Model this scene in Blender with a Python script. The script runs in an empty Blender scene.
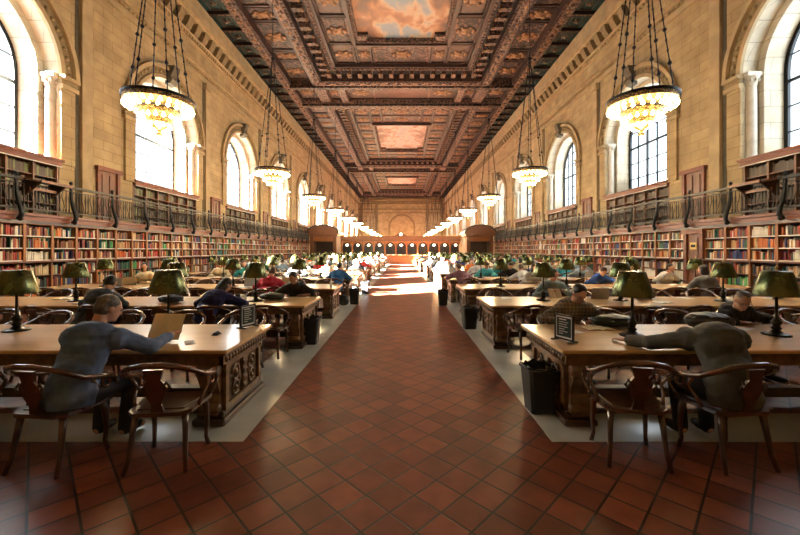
import bpy, math, random
from mathutils import Vector, Matrix
random.seed(7)
C = bpy.context.scene.collection
SC = bpy.context.scene
PI = math.pi

# ------------------------------------------------------------------ camera
EYE = 1.7
cam_d = bpy.data.cameras.new('camera'); cam = bpy.data.objects.new('camera', cam_d); C.objects.link(cam)
cam_d.sensor_width = 36.0; cam_d.lens = 369/800*36; cam_d.clip_start = .05; cam_d.clip_end = 400
cam_d.shift_y = -17.5/800; cam_d.shift_x = -2/800
cam.location = (0.04, 0, EYE); cam.rotation_euler = (PI/2, 0, 0)
SC.camera = cam
# ------------------------------------------------------------------ daylight
W = bpy.data.worlds.new('sky'); SC.world = W; W.use_nodes = True
bg = W.node_tree.nodes['Background']; bg.inputs[0].default_value = (.86, .95, 1.0, 1); bg.inputs[1].default_value = 1.7
sd = bpy.data.lights.new('sun', 'SUN'); sun = bpy.data.objects.new('sun', sd); C.objects.link(sun)
sd.energy = 560; sd.angle = math.radians(1.0); sd.color = (1, .95, .86)
sun.rotation_euler = Vector((.75, .35, -.39)).to_track_quat('-Z', 'Y').to_euler()
sun.location = (-30, -10, 30)
SKY_W = 360
WIN_Y = [10.3 + 8.6*k for k in range(11)]
for k, y in enumerate(WIN_Y):
    for s in (-1, 1):
        ld = bpy.data.lights.new('window_daylight', 'AREA'); lo = bpy.data.objects.new('window_daylight', ld); C.objects.link(lo)
        ld.shape = 'RECTANGLE'; ld.size = 4.6; ld.size_y = 5.4; zc = 7.5
        if s > 0 and k == 1: ld.size_y = 4.1; zc = 8.1
        ld.energy = SKY_W*ld.size_y/5.4; ld.color = (.86, .94, 1.0)
        lo.location = (s*13.3, y, zc)
        lo.rotation_euler = Vector((-s, 0, 0)).to_track_quat('-Z', 'Z').to_euler()
SC.view_settings.view_transform = 'Standard'; SC.view_settings.look = 'None'
SC.view_settings.gamma = 1; SC.view_settings.use_curve_mapping = False
SC.view_settings.exposure = 0.70
CHAND_W = 300
try:
    SC.cycles.use_denoising = True
    SC.cycles.max_bounces = 8; SC.cycles.diffuse_bounces = 5; SC.cycles.glossy_bounces = 3
    SC.cycles.transparent_max_bounces = 8; SC.cycles.sample_clamp_indirect = 4; SC.cycles.use_adaptive_sampling = False; SC.cycles.blur_glossy = 1.0; SC.cycles.denoising_prefilter = 'ACCURATE'
    SC.cycles.caustics_reflective = False; SC.cycles.caustics_refractive = False
except Exception: pass

# ------------------------------------------------------------------ mesh helper
class MB:
    def __init__(s): s.v = []; s.f = []; s.m = []; s.s = []
    def add(s, vs, fs, mi=0, sm=False):
        b = len(s.v); s.v += [tuple(v) for v in vs]
        for f in fs: s.f.append([b+i for i in f]); s.m.append(mi); s.s.append(sm)
        return s
    def box(s, x0, y0, z0, x1, y1, z1, mi=0):
        if x0 > x1: x0, x1 = x1, x0
        if y0 > y1: y0, y1 = y1, y0
        return s.add([(x0,y0,z0),(x1,y0,z0),(x1,y1,z0),(x0,y1,z0),(x0,y0,z1),(x1,y0,z1),(x1,y1,z1),(x0,y1,z1)],
              [(3,2,1,0),(4,5,6,7),(0,1,5,4),(1,2,6,5),(2,3,7,6),(3,0,4,7)], mi)
    def bev(s, x0, y0, z0, x1, y1, z1, b, mi=0):
        """box with its vertical edges and top rim softened"""
        if x0 > x1: x0, x1 = x1, x0
        if y0 > y1: y0, y1 = y1, y0
        def ring(d, z):
            a, c, e, g = x0+d, y0+d, x1-d, y1-d
            return [(a+b,c,z),(e-b,c,z),(e,c+b,z),(e,g-b,z),(e-b,g,z),(a+b,g,z),(a,g-b,z),(a,c+b,z)]
        rs = [ring(b, z0), ring(0, z0+b), ring(0, z1-b), ring(b, z1)]
        vs = sum(rs, []); fs = [tuple(range(7,-1,-1)), tuple(range(24,32))]
        for k in range(3):
            for i in range(8): j=(i+1)%8; fs.append((k*8+i,k*8+j,k*8+8+j,k*8+8+i))
        return s.add(vs, fs, mi)
    def quad(s, a, b, c, d, mi=0): return s.add([a,b,c,d], [(0,1,2,3)], mi)
    def prism(s, pts, ax, a0, a1, mi=0, sm=False):
        """polygon pts (u,v) extruded along axis ax: x -> (y,z), y -> (x,z), z -> (x,y)"""
        def P(u,v,a): return (a,u,v) if ax=='x' else ((u,a,v) if ax=='y' else (u,v,a))
        n = len(pts); vs = [P(u,v,a0) for u,v in pts]+[P(u,v,a1) for u,v in pts]
        s.add(vs, [tuple(range(n)), tuple(range(2*n-1,n-1,-1))], mi)
        return s.add(vs, [(i,(i+1)%n,n+(i+1)%n,n+i) for i in range(n)], mi, sm)
    def lathe(s, prof, cx=0, cy=0, cz=0, seg=16, mi=0, sm=True, sx=1, sy=1):
        n = len(prof); vs = []
        for r, z in prof:
            for i in range(seg):
                a = 2*PI*i/seg; vs.append((cx+sx*r*math.cos(a), cy+sy*r*math.sin(a), cz+z))
        fs = [(k*seg+i, k*seg+(i+1)%seg, (k+1)*seg+(i+1)%seg, (k+1)*seg+i) for k in range(n-1) for i in range(seg)]
        return s.add(vs, fs, mi, sm)
    def tube(s, pts, r, seg=6, mi=0, flat=1.0, sm=True, up=None):
        pts = [Vector(p) for p in pts]; n = len(pts)
        rr = r if isinstance(r, (list, tuple)) else [r]*n
        t0 = (pts[1]-pts[0]).normalized()
        nrm = Vector(up) if up else (Vector((0,0,1)) if abs(t0.z) < .9 else Vector((1,0,0)))
        vs = []
        for i, p in enumerate(pts):
            t = (pts[min(i+1,n-1)]-pts[max(i-1,0)]).normalized()
            nrm = nrm - t*nrm.dot(t)
            if nrm.length < 1e-5: nrm = t.orthogonal()
            nrm.normalize(); b = t.cross(nrm)
            for k in range(seg):
                a = 2*PI*k/seg
                vs.append(p + nrm*(math.cos(a)*rr[i]) + b*(math.sin(a)*rr[i]*flat))
        fs = [(k*seg+i,(k+1)*seg+i,(k+1)*seg+(i+1)%seg,k*seg+(i+1)%seg) for k in range(n-1) for i in range(seg)]
        fs += [tuple(range(seg)), tuple(range(n*seg-1,(n-1)*seg-1,-1))]
        return s.add(vs, fs, mi, sm)
    def ell(s, c, r, seg=10, mi=0, rot=None):
        if not isinstance(r, (list,tuple)): r = (r,r,r)
        n = max(4, seg//2+1); vs = []; M = rot or Matrix.Identity(3); c = Vector(c)
        for k in range(1, n):
            t = PI*k/n
            for i in range(seg):
                a = 2*PI*i/seg
                vs.append(c + M @ Vector((r[0]*math.sin(t)*math.cos(a), r[1]*math.sin(t)*math.sin(a), r[2]*math.cos(t))))
        vs.append(c + M @ Vector((0,0,r[2]))); vs.append(c + M @ Vector((0,0,-r[2])))
        T, B = (n-1)*seg, (n-1)*seg+1
        fs = [(k*seg+i,(k+1)*seg+i,(k+1)*seg+(i+1)%seg,k*seg+(i+1)%seg) for k in range(n-2) for i in range(seg)]
        fs += [(T,i,(i+1)%seg) for i in range(seg)] + [(B,(n-2)*seg+(i+1)%seg,(n-2)*seg+i) for i in range(seg)]
        return s.add(vs, fs, mi, True)
    def mesh(s, name, mats):
        me = bpy.data.meshes.new(name); me.from_pydata(s.v, [], s.f)
        for m in (mats if isinstance(mats, (list,tuple)) else [mats]): me.materials.append(m)
        me.polygons.foreach_set('material_index', s.m); me.polygons.foreach_set('use_smooth', s.s)
        me.update(); return me
    def build(s, name, mats, parent=None, loc=None, rz=None):
        return link(name, s.mesh(name, mats), parent, loc, rz)

def link(name, me, parent=None, loc=None, rz=None):
    o = bpy.data.objects.new(name, me); C.objects.link(o)
    if parent: o.parent = parent
    if loc is not None: o.location = loc
    if rz is not None: o.rotation_euler = (0,0,rz)
    return o
def tag(o, label, cat, group=None, kind=None):
    if label: o['label'] = label
    if cat: o['category'] = cat
    if group: o['group'] = group
    if kind: o['kind'] = kind
    return o
def thing(name, label, cat, loc=(0,0,0), rz=0, group=None):
    o = bpy.data.objects.new(name, None); C.objects.link(o); o.empty_display_size = .1
    o.location = loc; o.rotation_euler = (0,0,rz); return tag(o, label, cat, group)
def struct(o): o['kind'] = 'structure'; return o
def dup(root, label, loc=None, rz=None, group=None):
    r = root.copy(); C.objects.link(r); r['label'] = label
    if loc is not None: r.location = loc
    if rz is not None: r.rotation_euler = (0,0,rz)
    if group: r['group'] = group
    for ch in KIDS[root.name]:
        c = ch.copy(); C.objects.link(c); c.parent = r
        for g in KIDS.get(ch.name, ()):
            d = g.copy(); C.objects.link(d); d.parent = c
    return r
KIDS = {}
def learn(root):
    KIDS[root.name] = list(root.children)
    for c in root.children: KIDS[c.name] = list(c.children)
    return root
ORD = 'first second third fourth fifth sixth seventh eighth ninth tenth eleventh twelfth thirteenth fourteenth fifteenth sixteenth seventeenth eighteenth nineteenth twentieth'.split()
ORD += ['twenty-'+o for o in ORD[:9]] + ['thirtieth'] + ['thirty-'+o for o in ORD[:9]] + ['fortieth'] + ['forty-'+o for o in ORD[:9]]

# ------------------------------------------------------------------ materials
def mat(name, col, rough=.5, metal=0, spec=.5, coat=0, var=0, vscale=5, bump=0, bscale=40, col2=None, stretch=None):
    m = bpy.data.materials.new(name); m.use_nodes = True; nt = m.node_tree; b = nt.nodes['Principled BSDF']
    b.inputs['Base Color'].default_value = (*col, 1); b.inputs['Roughness'].default_value = rough
    b.inputs['Metallic'].default_value = metal; b.inputs['Specular IOR Level'].default_value = spec
    b.inputs['Coat Weight'].default_value = coat; b.inputs['Coat Roughness'].default_value = .12
    if var or bump or col2:
        tc = nt.nodes.new('ShaderNodeTexCoord'); mp = nt.nodes.new('ShaderNodeMapping')
        nt.links.new(tc.outputs['Object'], mp.inputs[0])
        if stretch: mp.inputs['Scale'].default_value = stretch
        n = nt.nodes.new('ShaderNodeTexNoise'); n.inputs['Scale'].default_value = vscale; n.inputs['Detail'].default_value = 4
        nt.links.new(mp.outputs[0], n.inputs['Vector'])
        if var or col2:
            r = nt.nodes.new('ShaderNodeValToRGB'); c2 = col2 or tuple(c*(1-var) for c in col)
            r.color_ramp.elements[0].position = .35; r.color_ramp.elements[1].position = .65
            r.color_ramp.elements[0].color = (*c2, 1); r.color_ramp.elements[1].color = (*col, 1)
            nt.links.new(n.outputs['Fac'], r.inputs[0]); nt.links.new(r.outputs[0], b.inputs['Base Color'])
        if bump:
            n2 = nt.nodes.new('ShaderNodeTexNoise'); n2.inputs['Scale'].default_value = bscale
            nt.links.new(mp.outputs[0], n2.inputs['Vector'])
            bp = nt.nodes.new('ShaderNodeBump'); bp.inputs['Strength'].default_value = bump; bp.inputs['Distance'].default_value = .01
            nt.links.new(n2.outputs['Fac'], bp.inputs['Height']); nt.links.new(bp.outputs[0], b.inputs['Normal'])
    return m
def emis(name, col, st):
    m = bpy.data.materials.new(name); m.use_nodes = True; b = m.node_tree.nodes['Principled BSDF']
    b.inputs['Base Color'].default_value = (*col,1); b.inputs['Emission Color'].default_value = (*col,1); b.inputs['Emission Strength'].default_value = st
    try: m.cycles.emission_sampling = 'NONE'
    except Exception: pass
    return m
def N(nt, t, **kw):
    n = nt.nodes.new(t)
    for k, v in kw.items(): setattr(n, k, v)
    return n
def stone(name, c1, c2, cm, bw, rh, rough=.75):
    m = bpy.data.materials.new(name); m.use_nodes = True; nt = m.node_tree; b = nt.nodes['Principled BSDF']; L = nt.links.new
    tc = N(nt,'ShaderNodeTexCoord'); sp = N(nt,'ShaderNodeSeparateXYZ'); ad = N(nt,'ShaderNodeMath', operation='ADD'); cb = N(nt,'ShaderNodeCombineXYZ')
    L(tc.outputs['Object'], sp.inputs[0]); L(sp.outputs[0], ad.inputs[0]); L(sp.outputs[1], ad.inputs[1]); L(ad.outputs[0], cb.inputs[0]); L(sp.outputs[2], cb.inputs[1])
    br = N(nt,'ShaderNodeTexBrick'); L(cb.outputs[0], br.inputs['Vector'])
    br.inputs['Color1'].default_value=(*c1,1); br.inputs['Color2'].default_value=(*c2,1); br.inputs['Mortar'].default_value=(*cm,1)
    br.inputs['Scale'].default_value=1; br.inputs['Brick Width'].default_value=bw; br.inputs['Row Height'].default_value=rh; br.inputs['Mortar Size'].default_value=.012
    ns = N(nt,'ShaderNodeTexNoise'); ns.inputs['Scale'].default_value=1.3; ns.inputs['Detail'].default_value=5; L(tc.outputs['Object'], ns.inputs['Vector'])
    mx = N(nt,'ShaderNodeMix', data_type='RGBA', blend_type='MULTIPLY'); mx.inputs[0].default_value=1
    rp = N(nt,'ShaderNodeValToRGB'); rp.color_ramp.elements[0].position=.3; rp.color_ramp.elements[1].position=.7
    rp.color_ramp.elements[0].color=(.72,.68,.62,1); rp.color_ramp.elements[1].color=(1.12,1.1,1.05,1)
    L(ns.outputs['Fac'], rp.inputs[0]); L(br.outputs['Color'], mx.inputs[6]); L(rp.outputs[0], mx.inputs[7]); L(mx.outputs[2], b.inputs['Base Color'])
    bp = N(nt,'ShaderNodeBump', invert=True); bp.inputs['Strength'].default_value=.5; bp.inputs['Distance'].default_value=.02
    L(br.outputs['Fac'], bp.inputs['Height']); L(bp.outputs[0], b.inputs['Normal']); b.inputs['Roughness'].default_value=rough
    return m
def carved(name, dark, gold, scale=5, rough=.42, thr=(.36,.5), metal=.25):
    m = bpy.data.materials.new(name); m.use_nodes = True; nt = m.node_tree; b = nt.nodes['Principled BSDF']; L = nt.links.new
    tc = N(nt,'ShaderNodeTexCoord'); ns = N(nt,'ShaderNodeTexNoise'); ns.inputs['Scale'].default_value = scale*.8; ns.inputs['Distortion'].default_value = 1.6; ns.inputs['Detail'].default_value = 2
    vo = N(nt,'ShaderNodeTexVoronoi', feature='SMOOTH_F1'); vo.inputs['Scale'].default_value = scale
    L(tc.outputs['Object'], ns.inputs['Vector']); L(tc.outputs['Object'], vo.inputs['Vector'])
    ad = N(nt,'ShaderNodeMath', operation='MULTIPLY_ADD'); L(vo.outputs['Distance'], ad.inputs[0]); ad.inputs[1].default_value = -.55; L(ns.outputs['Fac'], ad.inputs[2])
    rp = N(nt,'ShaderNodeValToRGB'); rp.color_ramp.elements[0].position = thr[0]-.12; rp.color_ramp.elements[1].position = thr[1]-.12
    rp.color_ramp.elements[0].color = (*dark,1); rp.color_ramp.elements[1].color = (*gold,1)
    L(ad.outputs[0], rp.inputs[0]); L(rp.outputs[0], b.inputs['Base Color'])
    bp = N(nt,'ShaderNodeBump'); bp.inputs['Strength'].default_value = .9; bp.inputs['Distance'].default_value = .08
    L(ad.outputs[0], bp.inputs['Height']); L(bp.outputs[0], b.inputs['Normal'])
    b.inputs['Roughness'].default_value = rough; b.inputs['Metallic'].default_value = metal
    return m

M = {}
M['stone'] = stone('sand stone blocks', (.46,.36,.20), (.39,.30,.16), (.27,.20,.105), .95, .38)
M['stonep'] = mat('plain sand stone', (.46,.35,.19), .7, var=.25, vscale=2, bump=.2)
M['pale'] = stone('pale stone blocks', (.62,.58,.47), (.56,.52,.42), (.38,.34,.27), .8, .55)
M['palep'] = mat('pale carved stone', (.62,.58,.48), .6, var=.2, vscale=3, bump=.15)
M['stone_shade'] = mat('shade-dark stone', (.10,.085,.055), .8, var=.3)  # shade put into the colour of the joint strips and keystones
M['iron'] = mat('black iron', (.012,.014,.017), .45, .6)
M['rail'] = mat('dark bronze railing', (.035,.032,.026), .4, .7, var=.4, vscale=8)
M['redwood'] = mat('red-brown wood', (.20,.052,.018), .4, var=.4, vscale=3, stretch=(1,.2,6))
M['doorwood'] = mat('brown oak', (.19,.075,.030), .4, var=.35, vscale=4, stretch=(4,4,.5))
M['casewood'] = mat('orange oak', (.36,.13,.035), .4, var=.35, vscale=4, stretch=(4,4,.5))
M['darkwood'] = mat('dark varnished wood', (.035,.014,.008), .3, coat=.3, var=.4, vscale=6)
M['chairwood'] = mat('bent walnut', (.075,.026,.010), .28, coat=.5, var=.5, vscale=5)
M['chairrail'] = mat('paler walnut rail', (.13,.048,.018), .25, coat=.6, var=.5, vscale=5)  # paler tone than seat and legs
M['tablewood'] = mat('golden oak table top', (.74,.49,.23), .28, coat=.4, var=.25, vscale=3, stretch=(.35,5,1), col2=(.62,.38,.16))
M['tablecarve'] = mat('carved oak', (.20,.105,.042), .4, coat=.2, var=.5, vscale=12, bump=.5, bscale=30)
M['tableshade'] = mat('brown oak base in shade', (.06,.028,.012), .4, coat=.2, var=.4, vscale=8)  # oak darkened in its colour for the shade below the table top
M['green'] = mat('green enamelled brass with painted glints', (.022,.062,.024), .26, .7, var=.35, vscale=3, col2=(.15,.135,.045))  # gold mottling puts sky reflections into the shade's colour
M['brass'] = mat('old brass', (.45,.31,.11), .3, .9)
M['bronze'] = mat('dark bronze', (.02,.017,.012), .3, .8)
M['gold'] = mat('gilding', (.27,.14,.065), .4, .3, var=.4, vscale=20)
M['bulb'] = emis('lit bulb', (1.0,.78,.42), 22)
M['glow'] = emis('lit bulb far', (1.0,.80,.50), 12)
M['white'] = mat('white paper', (.8,.79,.74), .6)
M['page'] = mat('bright book page', (.95,.84,.56), .6)
M['cream'] = mat('cream page', (.82,.70,.44), .6)
M['blackplastic'] = mat('black plastic', (.012,.013,.014), .55)
M['grey'] = mat('grey metal', (.35,.36,.38), .35, .7)
M['skin'] = mat('skin', (.52,.28,.18), .5)
M['skin_tan'] = mat('tanned skin', (.38,.19,.11), .5)
M['hair_black'] = mat('black hair', (.012,.009,.008), .45)
M['hair_brown'] = mat('brown hair', (.06,.03,.015), .5)
M['hair_grey'] = mat('grey hair', (.16,.14,.12), .6, var=.5, vscale=60)
M['eyewhite'] = mat('eye', (.03,.02,.02), .2)
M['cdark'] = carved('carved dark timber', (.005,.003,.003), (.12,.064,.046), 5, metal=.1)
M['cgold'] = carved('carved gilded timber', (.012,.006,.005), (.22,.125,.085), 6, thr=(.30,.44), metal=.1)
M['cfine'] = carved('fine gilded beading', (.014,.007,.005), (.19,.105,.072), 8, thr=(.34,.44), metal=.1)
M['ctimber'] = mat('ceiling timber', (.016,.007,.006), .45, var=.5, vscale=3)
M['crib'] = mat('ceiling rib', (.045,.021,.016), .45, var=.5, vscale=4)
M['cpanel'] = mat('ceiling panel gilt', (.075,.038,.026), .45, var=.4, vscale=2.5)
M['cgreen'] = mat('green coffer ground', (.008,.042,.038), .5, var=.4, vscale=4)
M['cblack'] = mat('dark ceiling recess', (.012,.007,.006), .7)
M['corn'] = mat('olive stone bracket', (.26,.19,.09), .7, var=.3)
M['marble'] = mat('grey white marble', (.60,.65,.61), .28, var=.2, vscale=2.2, coat=.3)

def tile_mat():
    m = bpy.data.materials.new('terracotta tile'); m.use_nodes = True; nt = m.node_tree; b = nt.nodes['Principled BSDF']; L = nt.links.new
    tc = N(nt,'ShaderNodeTexCoord'); mp = N(nt,'ShaderNodeMapping'); mp.inputs['Rotation'].default_value=(0,0,PI/4); mp.inputs['Location'].default_value=(.06,.0,0)
    L(tc.outputs['Object'], mp.inputs[0])
    br = N(nt,'ShaderNodeTexBrick', offset=0.0, squash=1.0); L(mp.outputs[0], br.inputs['Vector'])
    br.inputs['Color1'].default_value=(.29,.092,.048,1); br.inputs['Color2'].default_value=(.145,.044,.026,1); br.inputs['Mortar'].default_value=(.022,.020,.015,1)
    br.inputs['Scale'].default_value=1; br.inputs['Brick Width'].default_value=.237; br.inputs['Row Height'].default_value=.237; br.inputs['Mortar Size'].default_value=.0085; br.inputs['Mortar Smooth'].default_value=.2
    ns = N(nt,'ShaderNodeTexNoise'); ns.inputs['Scale'].default_value=5; ns.inputs['Detail'].default_value=2; L(tc.outputs['Object'], ns.inputs['Vector'])
    rp = N(nt,'ShaderNodeValToRGB'); rp.color_ramp.elements[0].position=.2; rp.color_ramp.elements[1].position=.8
    rp.color_ramp.elements[0].color=(.6,.55,.55,1); rp.color_ramp.elements[1].color=(1.15,1.1,1.1,1); L(ns.outputs['Fac'], rp.inputs[0])
    mx = N(nt,'ShaderNodeMix', data_type='RGBA', blend_type='MULTIPLY'); mx.inputs[0].default_value=1
    L(br.outputs['Color'], mx.inputs[6]); L(rp.outputs[0], mx.inputs[7]); L(mx.outputs[2], b.inputs['Base Color'])
    # every tile is tipped a little differently and softly cupped
    n2 = N(nt,'ShaderNodeTexNoise'); n2.inputs['Scale'].default_value=4.2; n2.inputs['Detail'].default_value=2; L(tc.outputs['Object'], n2.inputs['Vector'])
    sub = N(nt,'ShaderNodeMath', operation='SUBTRACT'); L(n2.outputs['Fac'], sub.inputs[0]); L(br.outputs['Fac'], sub.inputs[1])
    bp = N(nt,'ShaderNodeBump'); bp.inputs['Strength'].default_value=.35; bp.inputs['Distance'].default_value=.012
    L(sub.outputs[0], bp.inputs['Height']); L(bp.outputs[0], b.inputs['Normal'])
    rr = N(nt,'ShaderNodeMapRange'); rr.inputs['To Min'].default_value=.31; rr.inputs['To Max'].default_value=.42; L(ns.outputs['Fac'], rr.inputs[0]); L(rr.outputs[0], b.inputs['Roughness'])
    b.inputs['Specular IOR Level'].default_value=.55
    return m
M['tile'] = tile_mat()
def glass_mat():
    m = bpy.data.materials.new('window glass'); m.use_nodes = True; nt = m.node_tree; nt.nodes.clear(); L = nt.links.new
    o = N(nt,'ShaderNodeOutputMaterial'); t = N(nt,'ShaderNodeBsdfTransparent'); g = N(nt,'ShaderNodeBsdfGlossy'); g.inputs['Roughness'].default_value=.02
    x = N(nt,'ShaderNodeMixShader'); x.inputs[0].default_value=.06; L(t.outputs[0], x.inputs[1]); L(g.outputs[0], x.inputs[2]); L(x.outputs[0], o.inputs[0])
    t.inputs[0].default_value=(.97,.99,1,1)
    return m
M['glass'] = glass_mat()
def mural(name, stops, scale, off):
    m = bpy.data.materials.new(name); m.use_nodes = True; nt = m.node_tree; b = nt.nodes['Principled BSDF']; L = nt.links.new
    tc = N(nt,'ShaderNodeTexCoord'); mp = N(nt,'ShaderNodeMapping'); mp.inputs['Location'].default_value=off; mp.inputs['Scale'].default_value=(1,.7,1); L(tc.outputs['Object'], mp.inputs[0])
    ns = N(nt,'ShaderNodeTexNoise'); ns.inputs['Scale'].default_value=scale; ns.inputs['Detail'].default_value=7; ns.inputs['Distortion'].default_value=.6; L(mp.outputs[0], ns.inputs['Vector'])
    # the painted sky is bluer along the middle of the canvas
    sp = N(nt,'ShaderNodeSeparateXYZ'); L(tc.outputs['Object'], sp.inputs[0]); ab = N(nt,'ShaderNodeMath', operation='ABSOLUTE'); L(sp.outputs[0], ab.inputs[0])
    ma = N(nt,'ShaderNodeMath', operation='MULTIPLY_ADD'); L(ab.outputs[0], ma.inputs[0]); ma.inputs[1].default_value=-.06; L(ns.outputs['Fac'], ma.inputs[2])
    rp = N(nt,'ShaderNodeValToRGB'); e = rp.color_ramp.elements
    e[0].position, e[0].color = stops[0][0], (*stops[0][1],1); e[1].position, e[1].color = stops[-1][0], (*stops[-1][1],1)
    for p, c in stops[1:-1]:
        k = e.new(p); k.color = (*c,1)
    L(ma.outputs[0], rp.inputs[0]); L(rp.outputs[0], b.inputs['Base Color']); b.inputs['Roughness'].default_value=.5
    return m
M['mural1'] = mural('painted sunset clouds', [(.22,(.07,.045,.035)),(.32,(.17,.08,.045)),(.40,(.36,.19,.10)),(.47,(.50,.40,.27)),(.54,(.22,.29,.34))], .75, (3.1,0,0))
M['mural2'] = mural('painted pale clouds', [(.25,(.20,.12,.09)),(.36,(.33,.22,.16)),(.46,(.46,.40,.33)),(.56,(.30,.31,.31))], .9, (0,4,0))
BOOKC = [('red',(.33,.025,.015)),('dark green',(.02,.09,.05)),('cream',(.66,.53,.33)),('brown',(.20,.075,.03)),('navy blue',(.02,.04,.14)),('tan',(.45,.25,.10)),('black',(.015,.013,.012)),
         ('white',(.72,.70,.62)),('orange',(.60,.17,.04)),('teal',(.03,.17,.17)),('maroon',(.12,.015,.02)),('bright green',(.06,.30,.08))]
for n, c in BOOKC: M['book '+n] = mat('book cloth '+n, c, .55)
# ================================================================== SETTING
WX, Y0, Y1, ZC = 11.9, -2.6, 101.0, 15.7
RW, ZSP, ZG = 2.55, 7.75, 2.72           # window opening radius, springing, gallery floor
fl = MB(); fl.box(-WX-1.4, Y0, -.3, WX+1.4, Y1, 0); struct(fl.build('floor', M['tile']))
def strip(n, *bs):
    b = MB()
    for q in bs: b.box(*q)
    return struct(b.build('trim_%d' % n, M['marble']))
for s, n in ((-1,1),(1,2)):
    b = MB()
    pts = [(s*1.37,3.27),(s*1.37,44),(s*2.05,44),(s*2.05,3.83),(s*9.6,3.83),(s*9.6,3.27)]
    if s > 0: pts = pts[::-1]
    b.prism(pts[::-1], 'z', .0, .003); struct(b.build('trim_%d' % n, M['marble']))

def arch(R, n=18, a0=0, a1=PI): return [(R*math.cos(a0+(a1-a0)*i/n), R*math.sin(a0+(a1-a0)*i/n)) for i in range(n+1)]
def side_wall(s):
    b = MB(); x = s*WX
    def q(ya, za, yb, zb, mi=0):
        p = [(x,ya,za),(x,yb,za),(x,yb,zb),(x,ya,zb)]
        b.quad(*(p if s < 0 else p[::-1]), mi)
    q(Y0, 0, Y1, ZG-.1)
    edge = Y0; top = ZC+.6
    for yc in WIN_Y:
        q(edge, ZG-.1, yc-RW, top); edge = yc+RW
        A = arch(RW, 24)
        for i in range(24):
            (u0,v0),(u1,v1) = A[i], A[i+1]
            p = [(x,yc+u0,ZSP+v0),(x,yc+u0,top),(x,yc+u1,top),(x,yc+u1,ZSP+v1)]
            b.quad(*(p if s > 0 else p[::-1]))
        # stepped reveal in pale stone: outer part, step, inner part
        def loop(R): return [(yc+R, ZG-.1)] + [(yc+u, ZSP+v) for u,v in arch(R,24)] + [(yc-R, ZG-.1)]
        x1, x2, R2 = s*(WX+.5), s*(WX+1.35), RW-.26
        P, Q = loop(RW), loop(R2)
        for i in range(len(P)-1):
            b.quad((x,*P[i]),(x,*P[i+1]),(x1,*P[i+1]),(x1,*P[i]), 1)
            b.quad((x1,*P[i]),(x1,*P[i+1]),(x1,*Q[i+1]),(x1,*Q[i]), 1)
            b.quad((x1,*Q[i]),(x1,*Q[i+1]),(x2,*Q[i+1]),(x2,*Q[i]), 1)
        # solid wall below the glass
        b.quad((x1+s*.02,yc-RW,ZG-.2),(x1+s*.02,yc+RW,ZG-.2),(x1+s*.02,yc+RW,4.75),(x1+s*.02,yc-RW,4.75), 0)
        b.quad((x1,yc-RW,4.75),(x1,yc+RW,4.75),(x2,yc+RW,4.75),(x2,yc-RW,4.75), 1)
    q(edge, ZG-.1, Y1, top)
    # outer skin so that no light leaks
    return struct(b.build('wall_left' if s < 0 else 'wall_right', [M['stone'], M['pale']]))
for s in (-1,1): side_wall(s)
TN = 2
def trim(b, mats):
    global TN; TN += 1; return struct(b.build('trim_%d' % TN, mats))
# mouldings of the side walls
for s in (-1,1):
    b = MB(); X = lambda d: s*(WX-d)
    for z0, z1, d in ((11.75,11.98,.10),(12.3,12.42,.12),(12.42,12.52,.18),(13.42,13.52,.12),(13.66,13.78,.24),(14.45,14.62,.42)): b.box(X(-.05), Y0, z0, X(d), Y1, z1)
    b.box(X(-.05), Y0, 14.62, X(.55), Y1, 15.05); b.box(X(-.05), Y0, 15.05, X(.42), Y1, 15.75)
    y = 8.0
    while y < Y1: b.box(X(0), y, 13.52, X(.2), y+.13, 13.66); y += .26
    trim(b, M['stonep'])
    b = MB(); y = 8.0
    while y < Y1-.5:                                   # scroll brackets of the cornice
        p = [(s*WX,13.8),(s*(WX-.16),13.8),(s*(WX-.30),13.98),(s*(WX-.42),14.25),(s*(WX-.46),14.45),(s*WX,14.45)]
        b.prism(p, 'y', y, y+.42); y += .8
    trim(b, M['corn'])
    b = MB(); y = 8.0
    while y < Y1-.5: b.ell((s*(WX-.06), y, 12.16), (.05,.10,.07), 6); y += .27      # bead course
    trim(b, M['stonep'])
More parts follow.
